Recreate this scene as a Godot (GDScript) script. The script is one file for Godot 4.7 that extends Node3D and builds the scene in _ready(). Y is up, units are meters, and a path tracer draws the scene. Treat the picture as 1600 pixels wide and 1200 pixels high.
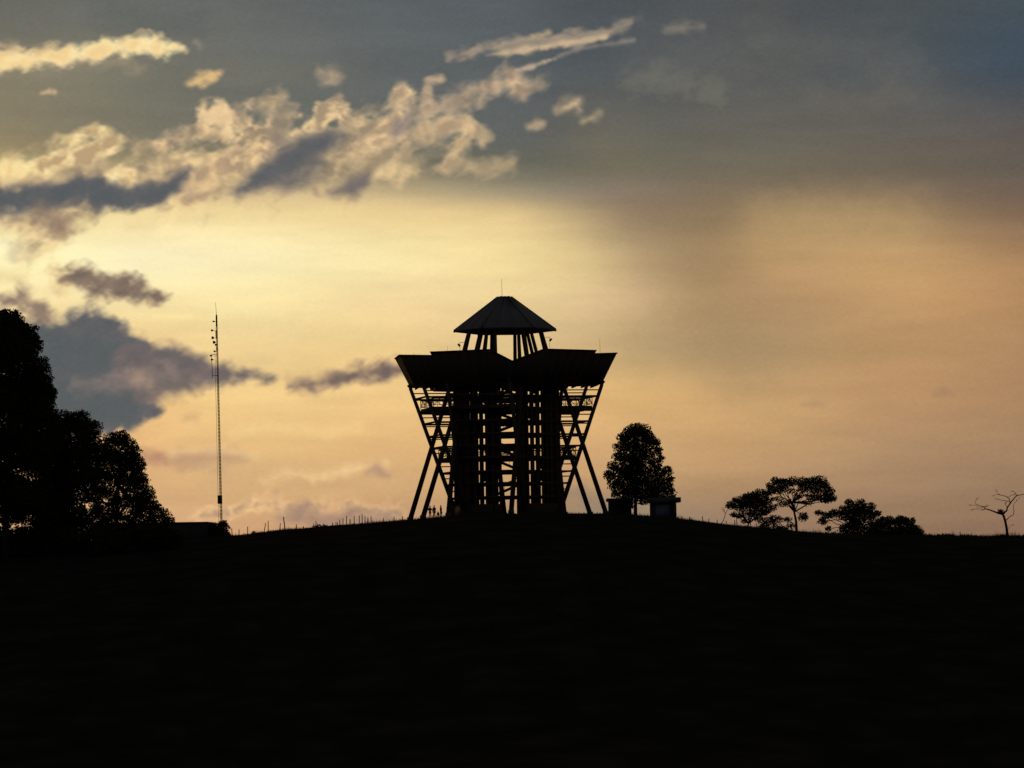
extends Node3D
# A lookout tower on a hill at dusk. Metres, y up; the view looks along -z. Angular places in the sky and on the ridge
# are read off a chart whose unit is 1/2700 radian (tangent) with its centre at (800, 600).

const FOCAL := 2700.0
const RIDGE := 240.0
const EYE := Vector3(0, 1.7, 0)
var look := Basis.IDENTITY
var mats := {}

func _ready() -> void:
	# ---- camera
	look = Basis.from_euler(Vector3(atan(268.0 / FOCAL), 0, 0)) * Basis(Vector3(0, 0, 1), deg_to_rad(-0.9))
	var cam := Camera3D.new()
	cam.name = "camera"
	cam.fov = rad_to_deg(2.0 * atan(600.0 / FOCAL))
	cam.near = 0.1
	cam.far = 9000.0
	cam.transform = Transform3D(look, EYE)
	add_child(cam)
	cam.current = true
	# ---- sky and exposure
	var env := Environment.new()
	env.background_mode = Environment.BG_SKY
	var sky_mat := PanoramaSkyMaterial.new()
	sky_mat.panorama = ImageTexture.create_from_image(paint_sky())
	var sky := Sky.new()
	sky.sky_material = sky_mat
	env.sky = sky
	env.background_energy_multiplier = 1.0
	env.tonemap_mode = Environment.TONE_MAPPER_LINEAR
	env.tonemap_exposure = 1.0
	env.sdfgi_enabled = true
	env.ssao_enabled = true
	env.ssil_enabled = true
	var we := WorldEnvironment.new()
	we.name = "world_environment"
	we.environment = env
	add_child(we)
	# ---- the sun, low and veiled by cloud just beyond the left edge
	var sun := DirectionalLight3D.new()
	sun.name = "sun"
	sun.light_color = Color(1.0, 0.78, 0.5)
	sun.light_energy = 0.1
	sun.light_angular_distance = 10.0
	sun.shadow_enabled = true
	add_child(sun)
	sun.look_at_from_position(Vector3.ZERO, -ray(-40, 395), Vector3.UP)
	build_place()

# ------------------------------------------------------------------ chart
func ray(cx: float, cy: float) -> Vector3:
	return (look * Vector3((cx - 800.0) / FOCAL, (600.0 - cy) / FOCAL, -1.0)).normalized()

func place(cx: float, cy: float, depth: float) -> Vector3:
	var r := ray(cx, cy)
	return EYE + r * (depth / -r.z)

# ------------------------------------------------------------------ sky
const GX := [-200, 0, 200, 400, 600, 800, 900, 1000, 1100, 1200, 1400, 1600, 1800]
const GY := [-60, 0, 100, 200, 260, 300, 330, 400, 470, 540, 620, 700, 760, 800, 840]
const GRID := [
	"104,105,100 104,105,100 104,105,101 98,101,100 92,97,99 87,93,97 79,85,90 79,84,88 80,84,88 82,85,86 77,82,84 70,80,87 66,76,86",
	"106,107,102 106,107,102 107,108,103 100,103,101 93,98,100 88,94,98 80,86,90 80,85,88 82,86,88 84,86,86 77,82,84 71,81,88 66,77,88",
	"138,129,106 130,124,105 119,117,104 108,109,103 100,104,103 92,97,99 83,89,92 84,88,90 87,89,89 88,90,89 82,87,89 67,79,91 64,75,88",
	"155,140,107 143,131,104 125,120,103 112,111,101 104,106,100 97,100,98 94,96,93 98,98,92 101,98,91 102,99,91 99,95,89 93,88,85 88,84,82",
	"190,168,114 170,152,110 150,137,107 136,126,103 122,116,99 110,108,95 108,106,93 108,105,91 112,105,90 112,104,89 110,101,87 102,93,83 98,88,79",
	"227,201,142 214,189,140 210,187,140 207,183,138 192,171,130 160,146,118 144,131,112 132,118,104 126,110,91 130,113,91 130,111,90 114,97,84 112,93,80",
	"248,223,156 244,221,156 242,218,158 240,215,156 236,208,150 218,191,138 184,161,122 148,127,102 140,119,92 154,130,97 154,129,96 130,106,85 130,103,82",
	"255,246,186 255,243,182 255,241,192 253,237,184 248,229,170 240,215,154 222,196,140 188,161,120 168,139,100 183,149,105 192,154,107 168,131,94 158,120,86",
	"254,233,173 252,229,169 249,227,169 249,227,166 243,216,159 236,208,152 224,195,144 202,171,128 182,149,106 182,146,105 193,152,105 180,139,97 164,126,89",
	"238,204,143 238,204,143 239,206,144 241,210,149 237,204,143 222,192,138 206,176,127 192,163,117 182,150,108 177,145,104 184,145,102 173,134,96 158,122,89",
	"240,192,131 240,193,131 241,198,134 241,204,139 239,200,136 229,189,129 224,183,123 215,174,116 208,167,113 200,160,111 187,146,104 173,135,98 160,124,91",
	"226,176,121 227,178,122 229,182,126 227,186,128 224,181,124 221,177,120 214,170,118 205,165,116 199,158,111 192,153,108 175,140,104 162,129,98 150,120,92",
	"220,174,123 220,174,123 218,174,123 214,173,122 210,168,118 198,158,111 191,152,109 185,149,108 180,144,105 174,139,104 163,131,100 153,123,96 144,116,90",
	"216,170,123 216,170,123 214,170,123 212,168,122 206,161,118 176,141,108 160,133,107 158,132,107 157,129,103 157,126,100 152,122,95 146,116,92 138,111,87",
	"210,164,121 210,164,121 210,163,121 208,160,120 200,152,116 158,128,107 146,124,107 144,122,103 143,120,100 146,117,96 145,115,92 141,111,90 134,107,86"]
var grid_rows: Array = []

func sky_base(cx: float, cy: float) -> Vector3:
	var i := 0
	var x := clampf(cx, GX[0], GX[-1] - 0.01)
	var y := clampf(cy, GY[0], GY[-1] - 0.01)
	while GX[i + 1] <= x:
		i += 1
	var j := 0
	while GY[j + 1] <= y:
		j += 1
	var tx: float = (x - GX[i]) / float(GX[i + 1] - GX[i])
	var ty: float = (y - GY[j]) / float(GY[j + 1] - GY[j])
	# cubic through the neighbouring rows and columns, so that no grid line shows
	var rows := []
	for b in range(-1, 3):
		var jj := clampi(j + b, 0, GY.size() - 1)
		var r: PackedVector3Array = grid_rows[jj]
		var p0 := r[maxi(i - 1, 0)]
		var p1 := r[i]
		var p2 := r[i + 1]
		var p3 := r[mini(i + 2, GX.size() - 1)]
		rows.append(p1.cubic_interpolate(p2, p0, p3, tx))
	return (rows[1] as Vector3).cubic_interpolate(rows[2], rows[0], rows[3], ty)

func muted(c: Vector3) -> Vector3:
	return c.lerp(Vector3.ONE * (c.x * 0.3 + c.y * 0.59 + c.z * 0.11), 0.05)

func noise(sd: int, freq: float, oct: int, kind := FastNoiseLite.FRACTAL_FBM) -> FastNoiseLite:
	var n := FastNoiseLite.new()
	n.seed = sd
	n.noise_type = FastNoiseLite.TYPE_SIMPLEX_SMOOTH
	n.frequency = freq
	n.fractal_type = kind
	n.fractal_octaves = oct
	n.fractal_gain = 0.52
	return n

# each cloud: [outline as x, y, radius ..., thick colour, thin or lit colour, opacity, softness, ragged, relief]
func clouds() -> Array:
	var grey := Vector3(87, 93, 95)
	var cream := Vector3(252, 220, 152)
	var pale := Vector3(232, 196, 148)
	var tan_ := Vector3(190, 160, 128)
	var dusk := Vector3(150, 134, 112)
	return [
		# veils
		[[930, 215, 40, 1010, 330, 48, 1090, 430, 52, 1130, 520, 44, 1160, 590, 30], Vector3(138, 118, 90), Vector3(146, 124, 94), 0.3, 60, 10, 0],
		[[1010, 540, 26, 1130, 545, 34, 1240, 555, 20], Vector3(168, 142, 104), Vector3(172, 146, 106), 0.35, 40, 10, 0],
		[[1200, 345, 14, 1290, 338, 20, 1420, 345, 18], Vector3(204, 168, 112), Vector3(204, 168, 112), 0.4, 44, 14, 0],
		[[1480, 70, 26, 1560, 62, 34, 1640, 80, 40], Vector3(66, 77, 88), Vector3(68, 79, 89), 0.22, 44, 22, 0],
		[[1270, 122, 8, 1320, 118, 20, 1340, 138, 12], Vector3(70, 78, 86), Vector3(72, 80, 86), 0.55, 26, 16, 0],
		[[1250, 20, 20, 1340, 10, 16], Vector3(68, 76, 84), Vector3(70, 76, 84), 0.4, 30, 16, 0],
		[[1180, 62, 16, 1260, 90, 20, 1400, 100, 22, 1440, 140, 18], Vector3(104, 104, 100), Vector3(108, 106, 100), 0.35, 34, 26, 0.4],
		[[980, 128, 10, 1030, 122, 16, 1080, 132, 10, 1120, 140, 14], Vector3(112, 112, 102), Vector3(126, 122, 106), 0.6, 14, 16, 0.8],
		[[1000, 100, 20, 1080, 90, 24, 1150, 110, 20], Vector3(98, 100, 98), Vector3(104, 104, 100), 0.4, 30, 22, 0.4],
		[[1270, 150, 10, 1330, 160, 14, 1400, 150, 10], Vector3(112, 106, 96), Vector3(116, 108, 96), 0.45, 22, 16, 0.4],
		[[-40, 30, 30, 60, 20, 20], Vector3(104, 103, 96), Vector3(110, 107, 96), 0.4, 34, 22, 0.5],
		[[180, 20, 26, 300, 30, 20], Vector3(88, 93, 93), Vector3(90, 95, 94), 0.4, 34, 18, 0.3],
		[[300, 112, 8, 430, 116, 9, 560, 108, 6], Vector3(116, 114, 102), Vector3(120, 116, 102), 0.45, 16, 12, 0.4],
		[[560, 105, 14, 700, 115, 16], Vector3(86, 92, 94), Vector3(88, 93, 95), 0.5, 26, 16, 0],
		[[-40, 160, 22, 90, 180, 16, 190, 170, 12], Vector3(126, 119, 100), Vector3(126, 119, 100), 0.4, 30, 18, 0],
		# long bright bar, upper left
		[[-40, 104, 6, 90, 100, 7, 190, 94, 8, 215, 108, 7], Vector3(140, 128, 108), Vector3(170, 150, 120), 0.75, 10, 9, 1],
		[[-30, 94, 12, 40, 91, 12, 110, 87, 12, 165, 76, 13, 222, 70, 12, 258, 74, 9, 286, 73, 3], Vector3(244, 208, 144), Vector3(255, 231, 170), 1, 6, 9, 0.8],
		[[0, 72, 5, 40, 80, 5, 56, 78, 4, 88, 72, 3], Vector3(205, 175, 128), Vector3(226, 194, 142), 0.8, 6, 9, 1],
		[[305, 66, 4, 313, 73, 3], Vector3(150, 138, 118), Vector3(160, 146, 124), 0.6, 5, 5, 0.6],
		[[66, 146, 1.5, 78, 142, 2.5, 86, 143, 3], Vector3(205, 170, 130), Vector3(220, 184, 140), 0.9, 3, 3, 0.6],
		[[298, 132, 3, 312, 124, 6, 330, 119, 6, 342, 114, 2], Vector3(226, 184, 124), Vector3(232, 190, 130), 0.95, 6, 6, 0.8],
		[[500, 112, 6, 514, 116, 9, 524, 123, 8, 508, 130, 4], Vector3(150, 136, 118), Vector3(176, 154, 130), 0.85, 6, 8, 1.2],
		[[436, 136, 2, 442, 150, 4, 434, 160, 5], Vector3(160, 144, 120), Vector3(172, 152, 124), 0.8, 6, 6, 1],
		# lens of cirrus
		[[702, 90, 1, 740, 80, 4, 790, 71, 9, 850, 64, 12, 905, 58, 7, 945, 52, 3, 985, 36, 3], Vector3(152, 138, 122), Vector3(178, 156, 130), 0.9, 6, 8, 0.8],
		[[760, 86, 1.5, 820, 79, 2.5, 880, 68, 2.5, 945, 59, 2], Vector3(206, 178, 142), Vector3(216, 186, 146), 0.8, 4, 4, 0.6],
		[[835, 56, 3, 858, 52, 4], Vector3(196, 172, 130), Vector3(204, 178, 134), 0.7, 5, 3, 0.5],
		[[806, 110, 1.2, 832, 104, 2.5, 850, 97, 2, 866, 91, 1], Vector3(180, 160, 138), Vector3(196, 172, 144), 0.9, 3, 3, 0.5],
		[[868, 90, 1, 900, 77, 1.6, 955, 68, 1.2, 990, 63, 1], Vector3(140, 134, 126), Vector3(160, 148, 134), 0.7, 4, 3, 0.5],
		[[1040, 46, 1.5, 1070, 44, 4, 1095, 42, 2], Vector3(136, 128, 116), Vector3(146, 134, 118), 0.7, 7, 6, 0.5],
		[[965, 38, 4, 1000, 30, 3], Vector3(120, 116, 112), Vector3(124, 118, 112), 0.5, 10, 6, 0.5],
		# separate puffs, right of the cumulus
		[[872, 172, 5, 886, 163, 9, 900, 162, 6, 906, 172, 4], Vector3(138, 126, 108), Vector3(204, 174, 134), 0.92, 6, 6, 1.6],
		[[828, 198, 3, 838, 195, 5, 846, 194, 4], Vector3(158, 142, 118), Vector3(194, 166, 130), 0.9, 5, 4, 1],
		[[912, 190, 2.5, 926, 184, 3, 936, 176, 4], Vector3(152, 138, 116), Vector3(184, 160, 128), 0.8, 5, 5, 1],
		# the cumulus row: broad body first
		[[-40, 300, 40, 60, 288, 34, 160, 272, 26, 230, 276, 28, 300, 282, 32, 380, 268, 36, 460, 260, 34, 560, 252, 30, 640, 256, 14], Vector3(178, 152, 118), Vector3(214, 182, 136), 0.75, 20, 28, 1.6],
		[[330, 190, 14, 370, 200, 24, 410, 222, 28, 440, 200, 20], Vector3(178, 152, 120), Vector3(226, 190, 140), 0.9, 10, 26, 2.2],
		[[400, 170, 9, 425, 165, 10, 445, 185, 16, 440, 215, 18], Vector3(140, 128, 110), Vector3(176, 154, 126), 0.8, 10, 18, 1.6],
		[[322, 182, 8, 345, 186, 15, 362, 205, 12, 345, 172, 8], pale, Vector3(246, 212, 156), 0.95, 7, 14, 1.6],
		[[372, 164, 5, 400, 160, 4, 430, 152, 6], Vector3(176, 154, 124), Vector3(214, 182, 136), 0.8, 6, 9, 1.4],
		[[345, 248, 16, 380, 240, 18, 410, 250, 14, 330, 266, 14], Vector3(206, 172, 130), Vector3(238, 202, 148), 0.9, 9, 16, 1.6],
		[[330, 255, 8, 318, 276, 22, 300, 300, 18, 285, 310, 14], Vector3(208, 174, 132), Vector3(232, 194, 142), 0.85, 10, 14, 1],
		[[246, 228, 8, 262, 222, 9, 282, 214, 10, 294, 209, 8], Vector3(182, 154, 122), Vector3(232, 194, 146), 0.92, 6, 9, 1.8],
		[[262, 240, 6, 290, 250, 10, 318, 246, 10], Vector3(206, 176, 130), Vector3(236, 202, 148), 0.85, 7, 10, 1.6],
		[[464, 208, 8, 484, 198, 12, 500, 190, 14, 520, 172, 15, 532, 168, 12, 536, 190, 12], Vector3(196, 166, 128), Vector3(236, 200, 148), 0.95, 6, 14, 2],
		[[560, 182, 8, 578, 178, 8, 598, 190, 10, 570, 200, 12], Vector3(172, 150, 120), Vector3(212, 180, 138), 0.85, 8, 14, 1.8],
		[[540, 215, 16, 580, 220, 20, 560, 240, 20, 610, 240, 22], Vector3(176, 150, 118), Vector3(212, 180, 136), 0.85, 12, 18, 1.5],
		[[628, 138, 9, 634, 146, 12, 624, 165, 14, 618, 190, 14, 606, 210, 14, 588, 225, 12], Vector3(206, 174, 134), Vector3(240, 202, 152), 0.96, 6, 10, 1.4],
		[[668, 134, 3, 672, 126, 5, 688, 124, 5], Vector3(190, 162, 130), Vector3(222, 188, 146), 0.9, 4, 5, 1],
		[[669, 140, 3, 670, 156, 6, 666, 170, 9], Vector3(198, 168, 132), Vector3(222, 188, 146), 0.9, 5, 6, 1],
		[[640, 190, 16, 665, 176, 16, 700, 165, 16, 740, 150, 12], Vector3(158, 140, 122), Vector3(188, 162, 134), 0.85, 10, 16, 1.2],
		[[640, 215, 16, 680, 200, 16, 720, 180, 10], Vector3(170, 146, 122), Vector3(196, 168, 134), 0.85, 10, 16, 1.2],
		[[748, 140, 8, 775, 132, 10, 797, 124, 13, 815, 138, 13, 838, 130, 6, 846, 124, 2], Vector3(182, 154, 126), Vector3(218, 184, 144), 0.92, 8, 10, 1.2],
		[[620, 218, 8, 660, 204, 9, 700, 198, 10, 728, 198, 11, 745, 206, 9], Vector3(204, 172, 130), Vector3(224, 190, 142), 0.92, 7, 9, 1.2],
		[[730, 204, 11, 722, 224, 11, 708, 244, 11, 694, 262, 8], Vector3(206, 174, 132), Vector3(226, 192, 142), 0.92, 6, 8, 1.2],
		[[733, 190, 5, 752, 206, 5, 762, 215, 4, 752, 222, 8], Vector3(184, 160, 128), Vector3(210, 180, 138), 0.85, 5, 6, 1],
		[[720, 258, 10, 750, 266, 10, 780, 260, 10, 800, 256, 7], Vector3(188, 160, 122), Vector3(206, 176, 132), 0.8, 8, 9, 1],
		[[588, 272, 8, 608, 266, 9, 628, 268, 9, 645, 266, 4, 622, 284, 6], Vector3(220, 188, 134), Vector3(238, 206, 148), 0.92, 6, 6, 1],
		[[636, 240, 8, 660, 246, 10, 690, 240, 6], Vector3(146, 134, 108), Vector3(150, 136, 110), 0.6, 10, 10, 0.4],
		# sunlit heads at the far left
		[[-30, 272, 18, 10, 266, 17, 34, 262, 16, 70, 262, 12, 96, 248, 10], Vector3(240, 204, 140), Vector3(255, 230, 164), 0.98, 7, 10, 1.4],
		[[70, 262, 12, 96, 246, 12, 130, 240, 15, 158, 232, 16, 178, 226, 12], Vector3(226, 188, 132), Vector3(252, 222, 158), 0.96, 7, 10, 1.6],
		[[104, 218, 6, 126, 210, 7, 146, 205, 7, 172, 206, 6, 178, 212, 5], Vector3(226, 190, 130), Vector3(253, 224, 158), 0.95, 5, 8, 1.4],
		[[78, 228, 4, 84, 222, 4, 90, 212, 3], Vector3(190, 164, 120), Vector3(232, 198, 142), 0.85, 5, 6, 1],
		[[160, 286, 6, 170, 276, 8, 186, 268, 8, 204, 272, 7, 206, 290, 6, 188, 292, 7], Vector3(232, 196, 138), Vector3(254, 226, 166), 0.95, 4, 8, 1.8],
		[[210, 232, 5, 222, 228, 4, 232, 220, 2], Vector3(176, 154, 116), Vector3(196, 170, 128), 0.8, 6, 6, 1],
		[[240, 262, 6, 276, 250, 8, 308, 254, 10], Vector3(222, 188, 136), Vector3(246, 212, 152), 0.85, 6, 8, 1.4],
		# shadowed bellies
		[[-40, 316, 26, 20, 316, 22, 70, 310, 20, 120, 298, 23, 146, 290, 18, 152, 308, 22, 200, 310, 17, 244, 302, 16, 270, 288, 11, 298, 263, 2], grey, Vector3(104, 100, 102), 1, 8, 7, 0.5],
		[[60, 332, 12, 100, 346, 10, 130, 330, 10], Vector3(118, 104, 98), Vector3(150, 126, 104), 0.85, 14, 12, 0.8],
		[[370, 300, 6, 400, 284, 13, 424, 270, 18, 452, 252, 23, 482, 234, 20, 512, 219, 12, 534, 212, 3], Vector3(89, 94, 96), Vector3(110, 104, 104), 1, 10, 6, 0.4],
		[[440, 286, 12, 470, 282, 10, 490, 262, 12], Vector3(96, 96, 98), Vector3(116, 108, 104), 0.85, 14, 8, 0.3],
		[[522, 302, 5, 548, 293, 11, 562, 284, 11, 577, 271, 4], Vector3(104, 100, 104), Vector3(130, 116, 108), 0.95, 9, 5, 0.4],
		[[616, 212, 4, 626, 198, 7, 640, 180, 3], Vector3(128, 116, 116), Vector3(144, 128, 122), 0.85, 8, 5, 0.3],
		[[560, 262, 8, 600, 250, 8], Vector3(160, 142, 112), Vector3(166, 146, 114), 0.5, 14, 10, 0.4],
		# broken brown scraps round the sun
		[[10, 352, 14, 50, 360, 14, 80, 372, 12, 96, 352, 14], Vector3(190, 156, 120), Vector3(226, 186, 136), 0.75, 12, 16, 1.2],
		[[66, 350, 8, 90, 352, 10, 104, 346, 8], Vector3(132, 112, 100), Vector3(150, 124, 104), 0.85, 12, 8, 0.6],
		[[20, 392, 14, 40, 400, 14, 60, 388, 12, 76, 384, 8], Vector3(206, 174, 130), Vector3(236, 202, 146), 0.6, 10, 14, 1.4],
		[[-30, 385, 24, 0, 388, 18], Vector3(255, 250, 204), Vector3(255, 250, 204), 0.7, 26, 10, 0],
		[[200, 355, 6, 236, 354, 6], Vector3(220, 196, 142), Vector3(226, 202, 146), 0.5, 12, 5, 0],
		[[90, 420, 10, 104, 436, 12, 92, 452, 8], Vector3(200, 166, 120), Vector3(226, 190, 136), 0.7, 10, 12, 0.8],
		[[108, 432, 12, 136, 434, 16, 160, 446, 16, 190, 446, 17, 214, 456, 14, 240, 462, 8, 256, 466, 2], Vector3(114, 98, 90), Vector3(146, 122, 102), 0.95, 9, 12, 0.9],
		[[0, 430, 8, 30, 436, 6], Vector3(206, 184, 130), Vector3(214, 190, 134), 0.5, 12, 6, 0.3],
		# the great dark cloud behind the trees
		[[6, 474, 8, 30, 468, 12, 56, 482, 14, 66, 500, 16], Vector3(126, 108, 100), Vector3(160, 134, 112), 0.92, 10, 12, 0.8],
		[[-30, 550, 50, 60, 560, 56, 90, 550, 40, 110, 530, 22, 128, 508, 22, 148, 506, 21, 166, 518, 22, 184, 542, 28, 210, 560, 34, 170, 600, 62, 140, 650, 34, 200, 640, 28, 234, 640, 14], Vector3(87, 93, 95), Vector3(116, 106, 106), 1, 8, 9, 0.35],
		[[60, 560, 50, 130, 560, 40, 190, 560, 30], Vector3(87, 93, 95), Vector3(98, 99, 99), 1, 10, 6, 0.3],
		[[40, 620, 50, 120, 630, 40, 190, 630, 34], Vector3(87, 93, 95), Vector3(98, 99, 99), 1, 8, 6, 0.3],
		[[236, 574, 18, 262, 578, 14], Vector3(98, 94, 98), Vector3(112, 102, 102), 1, 7, 3, 0.3],
		[[270, 578, 16, 320, 584, 14, 350, 588, 8], Vector3(104, 98, 96), Vector3(116, 104, 102), 0.95, 8, 5, 0.3],
		[[210, 570, 30, 244, 556, 16, 262, 552, 12, 286, 566, 18, 310, 576, 18, 344, 584, 12, 384, 587, 7, 424, 592, 2], Vector3(99, 95, 95), Vector3(126, 110, 106), 0.98, 10, 9, 0.5],
		[[230, 600, 24, 270, 600, 20, 300, 596, 12], Vector3(104, 98, 96), Vector3(132, 114, 106), 0.95, 12, 10, 0.5],
		[[120, 604, 6, 150, 600, 10, 180, 600, 12, 205, 592, 14, 226, 590, 10, 250, 588, 6], Vector3(124, 112, 110), Vector3(156, 130, 120), 0.55, 8, 12, 1.2],
		[[200, 580, 5, 208, 576, 6, 214, 590, 8, 230, 600, 6], Vector3(150, 126, 116), Vector3(172, 140, 124), 0.7, 7, 8, 1],
		[[262, 572, 3, 268, 580, 4, 272, 588, 3], Vector3(140, 122, 116), Vector3(150, 128, 120), 0.6, 6, 5, 0.6],
		[[236, 690, 8, 262, 682, 8, 290, 668, 6], Vector3(246, 194, 128), Vector3(250, 202, 134), 0.5, 14, 8, 0.4],
		# the bar that runs behind the tower
		[[452, 604, 3, 474, 602, 7, 504, 598, 9, 540, 590, 10, 566, 582, 11, 600, 580, 11, 650, 578, 11, 720, 580, 6], Vector3(110, 95, 92), Vector3(150, 124, 106), 0.95, 8, 8, 0.7],
		[[452, 590, 3, 480, 588, 5, 510, 584, 4], Vector3(206, 172, 124), Vector3(206, 172, 124), 0.6, 9, 6, 0.4],
		[[620, 556, 3, 632, 562, 3], Vector3(190, 164, 122), Vector3(200, 172, 126), 0.6, 5, 4, 0.5],
		[[376, 566, 3, 425, 565, 3], Vector3(218, 186, 132), Vector3(218, 186, 132), 0.5, 7, 4, 0],
		# low, thin layers
		[[226, 712, 8, 246, 716, 10, 256, 722, 6], Vector3(176, 130, 104), Vector3(200, 152, 114), 0.85, 8, 6, 0.6],
		[[292, 653, 5, 306, 652, 6], Vector3(206, 164, 116), Vector3(214, 172, 120), 0.7, 7, 4, 0.4],
		[[286, 716, 14, 330, 718, 14, 376, 714, 8], Vector3(190, 150, 115), Vector3(202, 162, 121), 0.85, 9, 10, 0.5],
		[[270, 706, 3, 330, 703, 3, 400, 712, 3], Vector3(240, 202, 142), Vector3(244, 206, 146), 0.5, 6, 5, 0.4],
		[[330, 738, 10, 460, 742, 12, 600, 745, 12, 680, 748, 8], Vector3(204, 166, 120), Vector3(212, 174, 124), 0.5, 20, 12, 0.5],
		[[410, 752, 3, 450, 740, 5, 490, 746, 5, 540, 735, 7, 600, 728, 5], Vector3(230, 186, 130), Vector3(244, 203, 142), 0.9, 6, 8, 1.2],
		[[574, 738, 6, 588, 732, 8, 606, 744, 5], Vector3(180, 142, 114), Vector3(202, 162, 122), 0.9, 6, 6, 0.6],
		[[360, 676, 5, 420, 668, 5, 520, 676, 4, 560, 664, 5], Vector3(248, 210, 140), Vector3(250, 214, 146), 0.5, 8, 7, 0.8],
		[[340, 488, 5, 380, 484, 7, 440, 494, 4], Vector3(254, 238, 174), Vector3(254, 238, 174), 0.5, 10, 6, 0.5],
		[[240, 494, 1.6, 300, 494, 1.6], Vector3(254, 234, 162), Vector3(254, 234, 162), 0.7, 4, 2, 0],
		[[360, 512, 10, 470, 508, 10, 600, 516, 10], Vector3(232, 206, 144), Vector3(232, 206, 144), 0.5, 16, 8, 0.3],
		[[480, 626, 4, 560, 622, 4], Vector3(226, 188, 126), Vector3(226, 188, 126), 0.5, 9, 5, 0],
		[[302, 812, 8, 336, 800, 10, 366, 796, 9, 396, 788, 9, 430, 786, 11, 450, 796, 9], Vector3(226, 174, 124), Vector3(247, 197, 138), 0.95, 6, 11, 1.2],
		[[470, 800, 8, 510, 792, 10, 544, 788, 10, 570, 798, 8, 620, 800, 8], Vector3(208, 162, 120), Vector3(234, 186, 133), 0.85, 7, 12, 1],
		[[440, 812, 8, 470, 802, 10, 500, 814, 12, 560, 812, 12, 610, 812, 10], Vector3(160, 129, 110), Vector3(176, 142, 116), 0.85, 10, 10, 0.6],
		[[860, 770, 8, 905, 772, 12, 940, 790, 14, 1000, 795, 12], Vector3(140, 124, 106), Vector3(150, 132, 110), 0.6, 16, 10, 0.4],
		[[1256, 632, 2, 1272, 631, 4, 1284, 632, 2], Vector3(174, 138, 104), Vector3(182, 146, 108), 0.7, 6, 3, 0.3],
		[[1462, 617, 1.5, 1474, 613, 3.5, 1486, 615, 2], Vector3(160, 126, 96), Vector3(168, 132, 98), 0.7, 6, 3, 0.3],
		[[1330, 772, 3, 1350, 770, 4], Vector3(158, 122, 94), Vector3(158, 122, 94), 0.5, 8, 4, 0.3],
		[[1040, 500, 10, 1240, 490, 8, 1420, 510, 8], Vector3(174, 142, 100), Vector3(174, 142, 100), 0.3, 22, 12, 0],
	]

func far_sky(az: float, el: float, n: FastNoiseLite) -> Vector3:
	# az, el in degrees; the sky beyond the chart: the same dusk, duller away from the sun
	var cx := 800.0 + az * 47.0
	var cy := 868.0 - el * 47.0
	var near := sky_base(clampf(cx, -190, 1790), clampf(cy, -50, 838))
	var out := maxf(maxf(absf(az + 4.0) - 22.0, el - 18.5), 0.0)
	var west := 0.5 + 0.5 * cos(deg_to_rad(az + 18.0))
	var low := exp(-maxf(el, 0.0) / 13.0)
	var dusk := Vector3(62, 69, 78).lerp(Vector3(74, 72, 76), low)
	dusk = dusk.lerp(Vector3(168, 134, 98), low * pow(west, 3.0))
	dusk *= 1.0 + 0.14 * n.get_noise_3d(70.0 * sin(deg_to_rad(az)), el * 3.2, 70.0 * cos(deg_to_rad(az)))
	return near.lerp(dusk, smoothstep(0.0, 34.0, out))

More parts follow.
